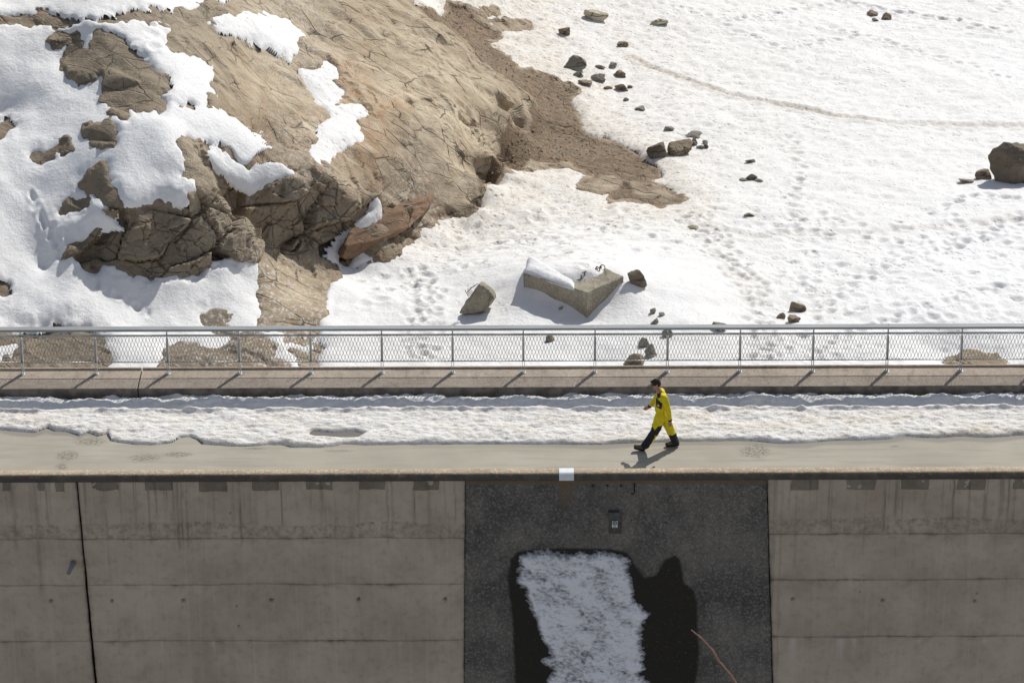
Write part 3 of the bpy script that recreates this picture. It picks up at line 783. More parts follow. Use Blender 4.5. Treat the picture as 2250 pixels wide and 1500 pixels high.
o = obj('gravel', mesh_np('gravel', np.vstack(sv), np.vstack(sf), mat_plain('gravel_stone', (0.31, 0.24, 0.17), 0.9, 0, 0.4, 7.0), False))
setp(o, 'loose brown gravel in the gully beside the outcrop', 'gravel', None, 'stuff')

# ------------------------------------------------------------------ boulders
def rock_mesh(seed, mat, size, sub=3, rough=0.09, nplane=9, flat=0.0):
    r_ = np.random.default_rng(seed)
    bm = bmesh.new(); bmesh.ops.create_icosphere(bm, subdivisions=sub, radius=1.0)
    P = np.array([v.co for v in bm.verts])
    pl = r_.normal(size=(nplane, 3)); pl /= np.linalg.norm(pl, axis=1, keepdims=True)
    c = r_.uniform(0.42, 0.85, nplane)
    dd = P @ pl.T
    rad = np.min(np.where(dd > 0.05, c / np.maximum(dd, 0.05), 9.0), axis=1)
    rad = np.minimum(rad, 1.35)
    o = r_.random(3) * 40
    rad = rad + rough * fbm(P[:, 0] * 2 + o[0], P[:, 1] * 2 + o[1], P[:, 2] * 2 + o[2], 4)
    P = P * rad[:, None]
    P = (P - P.min(0)) / (P.max(0) - P.min(0)) * 2 - 1
    P = P * np.array(size) * 0.5
    for v, p in zip(bm.verts, P): v.co = p
    me = bpy.data.meshes.new('boulder'); bm.to_mesh(me); bm.free()
    me.materials.append(mat)
    return me

def boulder(u, v, w, h, mat, label, seed, name='boulder', group=None, yaw=0.0, depth=1.0, cat='rock', sub=3, tilt=0.0):
    """u: middle, v: lowest visible edge, w/h: extent in photo pixels"""
    p, mpp = ground_at(u, v)
    W, H = w * mpp, h * mpp
    sz = (W, W * depth, max(H * 1.25, W * 0.25))
    me = rock_mesh(seed, M[mat], sz, sub)
    o = bpy.data.objects.new(name, me)
    o.location = (p.x, p.y + 0.30 * sz[1], p.z + 0.17 * sz[2])
    o.rotation_euler = (0, tilt, yaw)
    link(o)
    return setp(o, label, cat, group)

BL = [
 (1308,46,56,27,'boulder_tan','flat tan slab lying in the snow near the top edge, largest of the upper slope',1,.7,0),
 (1448,53,42,13,'boulder_tan','thin brownish slab in the upper snow, right of the larger flat tan slab',2,.8,0),
 (1243,76,26,21,'boulder_brown','small dark brown boulder beside the gravel gully, below the flat tan slab',3,.8,.3),
 (1368,104,28,13,'boulder_brown','low brown stone alone above the start of the foot path',4,.8,.2),
 (1262,155,56,33,'boulder_grey','jagged blue grey boulder, largest of the stones beside the gully',5,.8,.4),
 (1322,151,23,10,'boulder_grey','small flat grey stone just right of the jagged blue grey boulder',6,.8,.1),
 (1349,149,24,14,'boulder_grey','dark grey pointed stone, upper of two beside the small flat grey one',7,.8,.5),
 (1361,168,26,17,'boulder_brown','dark brown pointed stone below the dark grey pointed one',8,.8,.2),
 (1315,180,32,17,'boulder_grey','pale grey rounded stone in the middle of the stone scatter',9,.8,.1),
 (1271,170,26,12,'boulder_grey','small grey stone directly under the jagged blue grey boulder',10,.8,.7),
 (1288,188,34,12,'boulder_brown','row of low dirty stone left of the pale grey rounded stone',11,.8,.3),
 (1362,201,30,19,'boulder_brown','reddish brown stone lowest in the stone scatter by the gully',12,.9,.3),
 (1340,195,20,8,'boulder_brown','tiny brown stone left of the reddish brown one',13,.8,.1),
 (1388,195,14,7,'boulder_brown','tiny brown stone right of the reddish brown one',14,.8,.1),
 (1371,221,16,10,'boulder_grey','tiny dark stone below the reddish brown one',15,.8,.1),
 (1406,243,24,9,'boulder_grey','flat grey stone alone halfway down to the boulder pair',16,.8,.2),
 (1471,287,24,10,'boulder_grey','small grey stone above the rubble heap',17,.8,.2),
 (1440,347,46,33,'boulder_dark','dark wedge shaped boulder at the tip of the gravel, left of the rubble heap',18,.9,.2),
 (1493,341,56,31,'boulder_brown','rounded brown boulder with a snow hollow in its top, beside the dark wedge boulder',19,.9,.1),
 (1645,359,26,8,'boulder_grey','thin grey stone edge showing in the open snow, upper of two',20,.8,.2),
 (1652,394,28,13,'boulder_dark','small dark stone in open snow, lower of two',21,.8,.2),
 (1632,399,22,6,'boulder_grey','low grey sliver of stone left of the small dark stone',22,.8,.2),
 (1668,399,20,6,'boulder_grey','low grey sliver of stone right of the small dark stone',23,.8,.2),
 (1920,36,26,11,'boulder_brown','left one of the stone pair near the top right',24,.8,.3),
 (1945,44,26,16,'boulder_brown','right one of the stone pair near the top right',25,.8,.3),
 (1924,48,14,7,'boulder_brown','tiny stone under the pair near the top right',26,.8,.3),
 (2250,398,152,98,'boulder_dark','huge dark boulder cut off by the right edge of the picture',127,.8,0),
 (2157,392,38,20,'boulder_brown','low brown stone at the left foot of the huge dark boulder',28,.8,.2),
 (2126,401,34,9,'boulder_brown','thin brown stone tail left of the huge dark boulder',29,.8,.4),
 (1400,630,44,40,'boulder_dark','dark block tilted in the snow right of the concrete corner',30,.7,.5),
 (1648,476,26,9,'boulder_tan','pale flat stone barely out of the snow in the middle of the slope',31,.8,.1),
 (1520,503,26,7,'boulder_tan','faint pale stone near the pale flat stone, nearer the gravel',32,.8,.1),
 (1435,691,17,14,'boulder_grey','small grey stone above the rail, topmost of a cluster of three',33,.8,.6),
 (1453,696,15,9,'boulder_grey','small grey stone above the rail, right one of a cluster of three',34,.8,.3),
 (1439,711,19,14,'boulder_grey','small grey stone above the rail, lowest of a cluster of three',35,.8,.2),
 (1466,741,24,22,'boulder_grey','grey stone seen between handrail and mesh, under the cluster of three',36,.8,.2),
 (1583,726,36,20,'boulder_grey','grey stone half hidden by the handrail, right of the cluster of three',37,.8,.2),
 (1756,683,38,26,'boulder_brown','brown stone poking out under a snow cap, largest of three by the trodden trail',38,.9,.2),
 (1716,699,20,14,'boulder_brown','dark stone under the snow capped one, left one',39,.8,.2),
 (1746,707,30,15,'boulder_brown','dark stone under the snow capped one, just above the handrail',40,.8,.2),
 (1211,749,22,16,'boulder_brown','brown stone seen through the mesh below the concrete corner',41,.8,.2),
 (1229,683,11,8,'boulder_grey','tiny grey stone in the snow left of the concrete corner',42,.8,.2),
 (1418,760,28,22,'boulder_grey','upper of two touching grey stones seen through the mesh',43,.8,.4),
 (1426,786,32,34,'boulder_grey','lower of two touching grey stones seen through the mesh',44,.8,.9),
 (1392,806,50,30,'boulder_brown','broken brown stone seen just above the pavement, under the mesh',45,.8,.1),
]
for (u, v, w, h, mat, lab, seed, dep, yaw) in BL:
    boulder(u, v, w, h, mat, lab, seed, 'boulder', None, yaw, dep, 'rock', 4 if w > 40 else 3)
M['boulder_red'] = mat_rock('boulder_red', (0.50, 0.36, 0.29), False, 1.2, 0.30)
pa, _m = ground_at(752, 574); pz_b, _m = ground_at(962, 478)
axis = pz_b - pa
me = rock_mesh(95, M['boulder_red'], (axis.length * 1.10, 1.35, 1.25), 5, 0.10, 34)
o = bpy.data.objects.new('boulder', me); link(o)
o.location = (pa + pz_b) / 2 + Vector((0, .05, .45))
o.rotation_euler = axis.to_track_quat('X', 'Z').to_euler()
setp(o, 'long rounded reddish brown boulder lying at the right foot of the cliff', 'rock')
rnd = random.Random(9)
for k in range(11):      # the rubble heap behind the rounded boulder
    boulder(1508 + rnd.uniform(0, 46), 302 + rnd.uniform(0, 26), rnd.uniform(10, 19), rnd.uniform(7, 13), rnd.choice(['boulder_grey', 'boulder_dark']), 'angular grey block in the rubble heap behind the rounded brown boulder', 60 + k, 'rubble_block', 'rubble heap blocks', rnd.uniform(0, 3), .9, 'rock', 2)
boulder(1523, 302, 40, 9, 'boulder_grey', 'flat grey slab lying on top of the rubble heap', 80, 'rubble_block', None, .1, .8)

# ------------------------------------------------------------------ broken concrete on the slope
p0, mpp = ground_at(1292, 700)
root = empty('concrete_corner', (p0.x, p0.y, p0.z - 0.5)); setp(root, 'broken corner of a concrete wall sticking out of the snow', 'concrete')
H = 0.86
zt = p0.z + 57 * mpp / 0.92
c_front = at_z(1290, 643, zt); c_left = at_z(1150, 601, zt); c_right = at_z(1371, 607, zt)
c_rin = at_z(1330, 589, zt); c_in = at_z(1250, 630, zt); c_lin = at_z(1158, 590, zt)
def arm(name, pts, zlo):
    mb = MB(); n = len(pts)
    mb.prism([(p[0], p[1], zlo) for p in pts], (0, 0, zt - zlo))
    me = mb.mesh(name, M['ruin'])
    bm = bmesh.new(); bm.from_mesh(me)
    bmesh.ops.bevel(bm, geom=bm.edges[:], offset=0.02, segments=1, affect='EDGES')
    bmesh.ops.triangulate(bm, faces=bm.faces[:])
    for _ in range(3):
        bmesh.ops.subdivide_edges(bm, edges=[e for e in bm.edges if e.calc_length() > 0.12], cuts=1)
        bmesh.ops.triangulate(bm, faces=bm.faces[:])
    P = np.array([v.co for v in bm.verts])
    for ax in range(3):
        dn = 0.028 * fbm(P[:, 0] * 4 + ax * 9, P[:, 1] * 4, P[:, 2] * 4, 4)
        for v, q in zip(bm.verts, dn): v.co[ax] += float(q)
    bm.to_mesh(me); bm.free()
    return obj(name, me, root)
def off(a, d): return (a[0] + d[0], a[1] + d[1])
arm('wall_arm', [c_front, c_right, c_rin, c_in], p0.z - 0.5)
arm('wall_arm', [off(c_left, (0, 0)), off(c_front, (-.012, .004)), off(c_in, (-.012, -.004)), c_lin], p0.z - 0.15)
# snow lying on the left arm and behind
sm = np.linspace(0, 1, 40); sn = np.linspace(0, 1, 22)
A, B = np.meshgrid(sm, sn)
l0, l1 = np.array(at_z(1152, 600, zt)), np.array(at_z(1262, 637, zt))
back = np.array([0.15, 1.7, 0.0])
cap = l0 + (l1 - l0) * A[..., None] + back * B[..., None] * (1 - 0.6 * A[..., None])
edge = np.minimum(np.minimum(A, 1 - A) * 12, np.minimum(B * 5, 1))
cap[..., 2] = zt - 0.03 + 0.17 * np.sqrt(np.clip(edge, 0, 1)) * (1 - 0.25 * A) + 0.05 * fbm(cap[..., 0] * 2, cap[..., 1] * 2, 1.0, 3) - 0.9 * np.clip(B - .55, 0, 1) ** 1.2
cap[..., 1] += 0.05 * fbm(cap[..., 0] * 3, 0 * A, 2.0, 3) + 0.03
ring = cap.copy(); 
me = mesh_np('snow_cap', cap.reshape(-1, 3), grid_faces(22, 40), M['snow'], True, {'dirt': np.zeros(880), 'brown': np.zeros(880)})
setp(obj('snow_cap', me), 'thick snow lying on the left arm of the concrete corner', 'snow', None, 'stuff')
rr = random.Random(2)
for k in range(10):      # torn, curled reinforcement along the broken top
    b = Vector(at_z(1272 + 5.5 * k + rr.uniform(-2, 2), 612 - 2.2 * k + rr.uniform(-2, 2), zt - .03))
    ra, tw_ = rr.uniform(.05, .11), rr.uniform(-.8, .8)
    q = [b + Vector((ra * math.cos(t) * math.cos(tw_) + .03 * t, ra * math.cos(t) * math.sin(tw_) + .03 * t, .05 + ra * math.sin(t) * .9)) for t in np.linspace(-1.2 - rr.random(), 2.2 + rr.random(), 9)]
    MB().tube(q, 0.015, 6).build('rebar', M['rebar'], root, True)
# lump of concrete with bent bars
p1, mpp = ground_at(1060, 690)
lump = empty('concrete_lump', (p1.x, p1.y, p1.z)); setp(lump, 'rough concrete lump with bent bars standing alone in the snow', 'concrete')
me = rock_mesh(51, M['ruin'], (0.96, 0.8, 1.02), 4, 0.14, 9)
o = obj('block', me, lump, False); o.location = (0, 0.22, 0.28); o.rotation_euler = (0.1, 0.35, 0.5)
for k in range(5):
    b = Vector((-0.34 + 0.04 * k, 0.1, 0.48 + 0.03 * k))
    q = [b, b + Vector((-.05 - .02 * k, 0, .10)), b + Vector((-.10 + .05 * k, 0, .20 + .02 * k))]
    o = obj('rebar', MB().tube(q, 0.010, 5).mesh('rebar', M['rebar'], True), lump, False)

# ------------------------------------------------------------------ the dam: wall, parapet coping, road, pavement
YW, XW = -1.98, 17.0
ZT = 0.21
dam = empty('dam_wall', (0, -1.9, -9.0)); setp(dam, 'weathered grey concrete dam wall below the road, with a dark middle bay', 'wall')
MB().box((-XW, -1.84, -9.0), (XW, 3.70, -0.06)).build('core', M['black'], dam)

def wall_x(uT, uB):
    a, b = at_y(uT, 1058, YW), at_y(uB, 1500, YW)
    k = (b[0] - a[0]) / (b[2] - a[2])
    return lambda z: a[0] + (z - a[2]) * k
def wz(v, u=1125): return float(at_y(u, v, YW)[2])

_rd = random.Random(8)
DRIPS = [(75,1290,.05,.5),(100,1180,.02,.4),(25,1200,.03,.5),(325,1178,.02,.9),(340,1150,.012,.5),(365,1120,.012,.6),(388,1195,.035,.8),(397,1190,.02,.95),(408,1185,.015,.8),(525,1190,.022,.9),(560,1150,.012,.5),(617,1145,.012,.8),(735,1140,.012,.4),(785,1150,.015,.4),(850,1190,.022,.9),(862,1165,.02,.6),(910,1145,.015,.8),(1000,1140,.014,.7),(1706,1300,.025,.6),(1702,1500,.03,.5),(1720,1500,.02,.4),(1829,1172,.014,.9),(1946,1170,.018,.9),(1970,1135,.03,.7),(1985,1150,.02,.5),(2097,1140,.03,.8),(2165,1140,.02,.7),(2205,1120,.03,.6),(2218,1140,.022,.9),(1885,1140,.01,.4),(2010,1150,.01,.4)]
DRIPS += [(_rd.uniform(0, 1010), 1080 + _rd.expovariate(1 / 45), _rd.uniform(.008, .025), _rd.uniform(.2, .6)) for _ in range(26)] + [(_rd.uniform(1700, 2250), 1080 + _rd.expovariate(1 / 45), _rd.uniform(.008, .025), _rd.uniform(.2, .6)) for _ in range(16)]
def lift(name, xl, xr, z0, z1, mat, res=0.03, y0=YW, wav=0.012, holes=(), top=False, wetf=None, seed=0.0, parent=None):
    zm = (z0 + z1) / 2
    nx = int((xr(zm) - xl(zm)) / res) + 1; nz = int((z1 - z0) / res) + 1
    A, B = np.meshgrid(np.linspace(0, 1, nx), np.linspace(0, 1, nz))
    Z = z0 + B * (z1 - z0)
    L = xl(Z); Rr = xr(Z)
    X = L + A * (Rr - L)
    X = X + (0.012 * fbm(0 * X + seed, Z * 3, 1.5, 4)) * ((A < 1e-6) | (A > 1 - 1e-6))
    wt = wav * 3 * fbm(X * 1.3, 0 * X + round(z1, 1) * 7, 3.0, 5); wb = wav * 3 * fbm(X * 1.3, 0 * X + round(z0, 1) * 7, 3.0, 5)
    Z = Z + wt * B * (0 if top else 1) + wb * (1 - B) + 0.0015 * (1 - B) - 0.0015 * B
    dz = np.minimum(B, 1 - B) * (z1 - z0) if not top else B * (z1 - z0)
    dxe = np.minimum(A, 1 - A) * (Rr - L)
    dd = np.minimum(dz, dxe)
    Y = y0 + 0.012 * fbm(X * .5, Z * .5, 2.0, 3) + 0.004 * fbm(X * 5, Z * 5, 4.0, 3) + 0.008 * np.exp(-dd / 0.015) + 0.02 * np.exp(-dd / .03) * sstep(.1, .6, fbm(X * 4, Z * 4, 8.0, 4))
    for hx, hz, hr in holes:
        Y = Y + 0.16 * sstep(hr * 1.15, hr * 0.7, np.sqrt((X - hx) ** 2 + (Z - hz) ** 2))
    joint = np.exp(-dz / 0.03) * sstep(-.3, .6, fbm(X * 1.5, Z * 2, 5.0, 4)) * 0.7 + 0.8 * np.exp(-dxe / 0.03) + .45 * np.exp(-dz / .12) * sstep(0, .7, fbm(X * 2.2, Z * 4, 6.5, 4))
    lime = 0 * X
    for u, v, w_, l_ in ((1848, 1402, .10, .35), (1877, 1402, .06, .30), (2020, 1404, .04, .12), (2165, 1404, .05, .12), (355, 1408, .03, .22), (470, 1408, .025, .22), (1742, 1402, .08, .5), (880, 1408, .03, .2)):
        q = at_y(u, v, YW)
        lime = np.maximum(lime, np.exp(-((X - q[0] + .02 * fbm(X * 8, Z * 6, 1.0, 2)) / w_) ** 2) * sstep(.02, -.03, Z - q[2]) * np.exp(np.minimum(Z - q[2], 0) / l_))
    drip = 0 * X
    if mat is M['wall'] and z1 > -4.5:
        wob = .02 * fbm(X * 1.5, Z * 3, 2.0, 3); Zn = Z + .1 * fbm(X * 9, Z * 5, 3.0, 3)
        x_lo, x_hi = float(X.min()), float(X.max())
        for u, v1, w_, k_ in DRIPS:
            q = at_y(u, 1060, YW); zb_ = wz(v1)
            if q[0] < x_lo or q[0] > x_hi or zb_ - .35 > z1: continue
            j0, j1 = np.searchsorted(X[0], [q[0] - .15 - 3 * w_, q[0] + .15 + 3 * w_])
            sl2 = (slice(None), slice(j0, j1))
            drip[sl2] = np.maximum(drip[sl2], k_ * np.exp(-((X[sl2] - q[0] - wob[sl2]) / w_) ** 2) * sstep(zb_ - .25, zb_ + .1, Zn[sl2]))
    att = {'drip': np.clip(drip * (0.65 + .6 * fbm(X * 6, Z * 2, 7.0, 4)), 0, 1), 'limestain': lime, 'joint': np.clip(joint, 0, 1), 'streak': np.clip((1.0 - (ZT - Z) / 1.6), 0.12, 1.0)}
    zh = z0 + 0.36 + 0.10 * fbm(X * 1.1, 0 * X, 9.0, 3)
    att['honey'] = sstep(.06, -.02, Z - zh) * (1.0 if top else 0.25 * np.exp(-(Z - z0) / .2)) + (0.8 * np.exp(-np.abs(Z - zh) / .02) if top else 0)
    if wetf: att.update(wetf(X, Z))
    P = np.stack([X, Y, Z], -1)
    P = np.concatenate([P[:1] + [0, .12, 0], P, P[-1:] + [0, .12, 0]], 0)
    P = np.concatenate([P[:, :1] + [0, .12, 0], P, P[:, -1:] + [0, .12, 0]], 1)
    att = {k: np.pad(np.broadcast_to(a, X.shape), 1, mode='edge').ravel() for k, a in att.items()}
    me = mesh_np(name, P.reshape(-1, 3), grid_faces(nz + 2, nx + 2), mat, True, att)
    return obj(name, me, parent or dam)

jl = wall_x(167, 207); jl2 = wall_x(170.5, 213)
pl, pl2 = wall_x(1022, 1019), wall_x(1022.4, 1019.4)
pr, pr2 = wall_x(1685, 1697), wall_x(1686.6, 1699)
ends = (lambda z: -XW + 0 * z, lambda z: XW + 0 * z)
hl = [(float(at_y(u, v, YW)[0]), float(at_y(u, v, YW)[2]), .042) for u, v in ((112,1320),(246,1320),(403,1319),(596,1318),(788,1317),(978,1316),(1742,1316),(1940,1318),(2142,1320))]
hl += [(x, z, r * .5) for x, z, r in [(float(at_y(u, v, YW)[0]), float(at_y(u, v, YW)[2]), .03) for u, v in ((520, 1332), (524, 1375), (505, 1126), (700, 1210), (1890, 1300), (2148, 1303))]]
zl = [wz(1181), wz(1282), wz(1406), wz(1545), wz(1700)]
zr = [wz(1175), wz(1276), wz(1401), wz(1540), wz(1700)]
for k, zz in enumerate(zl):
    tz = ZT if k == 0 else zl[k - 1]
    lift('concrete_lift', ends[0], jl, zz, tz, M['wall'], .035, YW + .004, .014, hl, k == 0, None, 1.0)
    lift('concrete_lift', jl2, pl, zz, tz, M['wall'], .03, YW, .012, hl, k == 0, None, 2.0)
for k, zz in enumerate(zr):
    tz = ZT if k == 0 else zr[k - 1]
    lift('concrete_lift', pr2, ends[1], zz, tz, M['wall'], .03, YW, .010, hl, k == 0, None, 3.0)

# dark bay with its wet stain
def poly_sdf2(pts, X, Z):
    d2 = np.full(X.shape, 1e9); ins = np.zeros(X.shape, bool)
    for a, b in zip(pts, np.roll(pts, -1, 0)):
        e = b - a; L = max(float(e @ e), 1e-9)
        t = np.clip(((X - a[0]) * e[0] + (Z - a[1]) * e[1]) / L, 0, 1)
        d2 = np.minimum(d2, (X - a[0] - t * e[0]) ** 2 + (Z - a[1] - t * e[1]) ** 2)
        c = (a[1] > Z) != (b[1] > Z)
        if abs(e[1]) > 1e-9: ins ^= c & (X < a[0] + (Z - a[1]) / e[1] * e[0])
    d = np.sqrt(d2)
    return np.where(ins, d, -d)
def wall_pts(pix): return np.array([[at_y(u, v, YW)[0], at_y(u, v, YW)[2]] for u, v in pix])
WET = wall_pts([(1121,1228),(1135,1213),(1181,1204),(1270,1203),(1341,1206),(1377,1213),(1391,1228),(1402,1249),(1416,1267),(1441,1263),(1451,1245),(1462,1228),(1483,1220),(1494,1228),(1501,1256),(1505,1281),(1526,1299),(1533,1338),(1537,1427),(1530,1500),(1530,1690),(1131,1690),(1131,1500),(1128,1409),(1124,1356),(1117,1313),(1114,1270)])
xm = float(at_y(1245, 1060, YW)[0])
def wetf(X, Z):
    d = poly_sdf2(WET, X, Z) + 0.035 * fbm(X * 3, Z * 3, 1.0, 4) + 0.015 * fbm(X * 12, Z * 12, 2.0, 3)
    return {'wet': np.clip(sstep(-.03, .06, d) * (0.90 + .12 * fbm(X * 2, Z * .8, 6.0, 4)) + .18 * sstep(-.35, 0, d), 0, 1), 'lime': np.exp(-(pr(Z) - X) / 0.5) * 0.9 + .25,
            'rusty': np.clip(sstep(.17, .14, np.abs(X - xm) + .03 * fbm(X * 6, Z * 4, 3.0, 3)) * sstep(-.75, .1, Z) * .8 + .75 * sstep(.07, .11, Z + .02 * fbm(X * 3, Z * 9, 4.0, 3)), 0, 1)}
sh = [(float(at_y(u, 1067.5, YW)[0]), float(at_y(u, 1067.5, YW)[2]), .028) for u in (1303, 1335, 1365)]
lift('dark_panel', pl2, pr, wz(1700), ZT, M['dark_wall'], .023, YW + .012, .008, sh, True, wetf, 4.0)

# patched pockets under the coping
for u0, u1, vb in ((5,24,1079),(80,98,1080),(119,143,1083),(195,264,1079),(314,384,1079),(433,502,1082),(551,617,1079),(668,735,1078),(786,850,1078),(905,968,1078),(1735,1802,1078),(1855,1927,1078),(1977,2045,1077),(2099,2168,1078),(2222,2290,1077)):
    a, b = at_y(u0, 1056, YW), at_y(u1, vb, YW)
    nx, nz = 16, 8
    A, B = np.meshgrid(np.linspace(a[0], b[0], nx), np.linspace(b[2], ZT - .003, nz))
    jx = 0.035 * fbm(A * 5, B * 5, u0 * .37, 4)
    ed = np.minimum(np.minimum(np.arange(nx), nx - 1 - np.arange(nx))[None, :], np.arange(nz)[:, None])
    Yp = YW - 0.012 + 0.022 * fbm(A * 7, B * 7, u0 * .1, 3) + 0.045 * (ed == 0)
    P = np.stack([A + jx, Yp, np.minimum(B + jx * (np.arange(nz) < nz - 1)[:, None], ZT - .003)], -1)
    obj('mortar_patch', mesh_np('mortar_patch', P.reshape(-1, 3), grid_faces(nz, nx), M['mortar'], True), dam)

# coping along the outer edge of the road
prof = [(-1.76, -.03), (-1.76, .37), (-1.772, .392), (-1.80, .40), (-1.88, .402), (-1.96, .40), (-1.995, .392), (-2.018, .375), (-2.03, .35), (-2.032, .29), (-2.03, .235), (-2.02, ZT + .004), (-1.90, ZT + .004)]
xs = np.arange(-XW, XW + .01, .045)
py_, pz_ = np.array([p[0] for p in prof]), np.array([p[1] for p in prof])
CX, CY = np.meshgrid(xs, py_, indexing='ij'); _, CZ = np.meshgrid(xs, pz_, indexing='ij')
chip = fbm(CX * 5, CY * 9, CZ * 9, 4)
nrm = np.zeros(len(prof)); nrm[3:10] = 1
CZ2 = CZ + 0.007 * chip * np.array([0, 0, 1, 1, 1, 1, 1, 1, 1, 1, .3, 0, 0]) ; CY2 = CY + 0.010 * fbm(CX * 4, CY * 8, CZ * 8 + 3, 4) * np.array([0] * 6 + [1] * 5 + [0, 0])
lich = np.array([0, 0, 0, 0, 0, 0.05, .30, .75, .97, 1, 1, 1, 1.0])[None, :] + 0.22 * fbm(CX * 6, CY * 6, CZ * 6, 4)
rim = np.array([0, .3, .4, .35, .4, .8, 1, 1, .5, .15, .1, 0, 0])[None, :] + 0 * CX
me = mesh_np('coping', np.stack([CX, CY2, CZ2], -1).reshape(-1, 3), grid_faces(len(xs), len(prof)), M['coping'], True, {'lichen': np.clip(lich, 0, 1), 'rim': rim})
obj('coping', me, dam)
# white painted mark wrapped over the coping
xa, xb = float(at_y(1228.5, 1040, -2.0)[0]), float(at_y(1261, 1040, -2.0)[0])
pp = [(-1.752, .32), (-1.752, .375), (-1.768, .402), (-1.80, .412), (-1.96, .412), (-2.003, .403), (-2.03, .385), (-2.046, .352), (-2.048, .29), (-2.046, .232)]
MP = np.array([[(x, y, z) for y, z in pp] for x in np.linspace(xa, xb, 6)])
inner = MP + np.array([0, .012, -.012])
mb = MB(); npf = len(pp)
allp = np.concatenate([MP.reshape(-1, 3), inner.reshape(-1, 3)])
f_ = grid_faces(6, npf)
obj('painted_mark', mesh_np('painted_mark', allp, np.vstack([f_, f_[:, ::-1] + 6 * npf]), M['white_paint'], False), dam)
setp(bpy.data.objects['painted_mark'], 'white painted square wrapped over the coping edge')
# hook, pipe stub
q = [at_y(1393.5, 1061, YW - .03), at_y(1394, 1072, YW - .05), at_y(1394, 1080, YW - .06), at_y(1391, 1086, YW - .07), at_y(1387.5, 1083, YW - .08)]
MB().tube(q, .014, 8).build('hook', M['black'], dam, True)
q = [at_y(161, 1234, YW + .05), at_y(160.5, 1237, YW - .10), at_y(150, 1259, YW - .34)]
MB().tube(q, [.06, .058, .045], 12).build('pipe_stub', M['pipe'], dam, True)

# survey target on the dark bay
tg = at_y(1351, 1152, YW - .02)
tgt = empty('survey_target', tuple(tg)); setp(tgt, 'small white survey target plate with black ring on the dark bay', 'sign')
def tx(u): return float(at_y(u, 1150, YW)[0])
MB().box((tx(1336), YW - .13, wz(1136)), (tx(1361), YW + .02, wz(1121))).build('hood', M['box'], tgt, False, .006)
MB().box((tx(1338), YW - .004, wz(1172)), (tx(1366), YW + .02, wz(1137))).build('back_board', mat_plain('wet_board', (.085, .08, .073), .8), tgt)
ya = YW - .03
MB().box((tx(1344.7), ya, wz(1158)), (tx(1357), ya + .018, wz(1143.5))).build('plate', M['plate'], tgt)
cx_, cz_ = tx(1350.8), wz(1148)
def disc(name, r0, r1, mat, yo):
    n = 28; v = []; f = []
    for k in range(n):
        t = 2 * math.pi * k / n
        v += [(cx_ + r0 * math.cos(t), yo, cz_ + r0 * math.sin(t)), (cx_ + r1 * math.cos(t), yo, cz_ + r1 * math.sin(t))]
        j = (k + 1) % n
        f.append((2 * k, 2 * j, 2 * j + 1, 2 * k + 1))
    me = bpy.data.meshes.new(name); me.from_pydata(v, [], f); me.materials.append(mat)
    return obj(name, me, tgt)
disc('ring', .030, .050, M['ink'], ya - .003)
disc('bull_dot', .0, .014, M['ink'], ya - .003)
tc = bpy.data.curves.new('digits', 'FONT'); tc.body = '61'; tc.size = .062; tc.align_x = 'CENTER'
tc.materials.append(M['ink'])
to = bpy.data.objects.new('digits_tmp', tc); COL.objects.link(to)
dme = bpy.data.meshes.new_from_object(to.evaluated_get(bpy.context.evaluated_depsgraph_get()))
bpy.data.objects.remove(to)
to = obj('digits', dme, tgt, False)
to.location = Vector((cx_, ya - .003, wz(1157.6))) - tgt.location; to.rotation_euler = (R(90), 0, 0)

# snow plastered on the dark bay
TONGUE = wall_pts([(1181,1210),(1142,1220),(1135,1249),(1135,1267),(1142,1284),(1160,1313),(1163,1341),(1178,1363),(1185,1388),(1188,1409),(1205,1425),(1213,1437),(1196,1452),(1213,1469),(1210,1485),(1202,1500),(1200,1600),(1230,1690),(1420,1690),(1428,1600),(1426,1500),(1409,1480),(1418,1444),(1412,1420),(1405,1391),(1412,1370),(1424,1348),(1412,1331),(1394,1313),(1391,1284),(1380,1249),(1382,1228),(1355,1217),(1323,1210),(1298,1215),(1277,1210),(1252,1213),(1220,1210)])
bx = np.arange(TONGUE[:, 0].min() - .2, TONGUE[:, 0].max() + .3, .013); bz = np.arange(wz(1600), wz(1195), .013)
TX, TZ = np.meshgrid(bx, bz)
td = poly_sdf2(TONGUE, TX, TZ) + .05 * fbm(TX * 2.5, TZ * 2.5, 21.0, 3)
wxp = .25 * fbm(TX * 1.5, TZ * 1.5, 9.0, 3)
lace = fbm(TX * 3 + wxp, TZ * 5 + .8 * TX + wxp, 1.0, 6, .6)
lacef = fbm(TX * 12 + 5 * TZ, TZ * 20, 5.0, 4, .6)
tt = np.minimum(td * .7 - .01, .085) + .095 * lace + .05 * lacef
TY = YW - .012 - np.clip(tt, -.02, 1) * .9
kp = (tt > -.018).ravel()
f_ = grid_faces(*TX.shape); f_ = f_[kp[f_].all(1)][:, ::-1]
V, f_, at = compact(np.stack([TX, TY + .012, TZ], -1).reshape(-1, 3), f_, {'thick': np.clip(tt, 0, 1).ravel()})
t = NT('wall_snow')
tn = t.ramp(t.math('ADD', t.attr('thick'), t.math('MULTIPLY', t.math('SUBTRACT', t.noise(11.0, 5, .7, t.mapping(scale=(1, 1, 1.8), rot=(0, .5, 0))), .5), .20)), -.02, .11)
wsn = t.out(t.mix(tn, (.13, .13, .14), (.86, .86, .90)), .8, t.bump(t.noise(14, 5, .6), .6, .03), 0, .2)
setp(obj('wall_snow', mesh_np('wall_snow', V, f_, wsn, True, at)), 'ragged patch of snow plastered on the wet dark bay', 'snow', None, 'stuff')

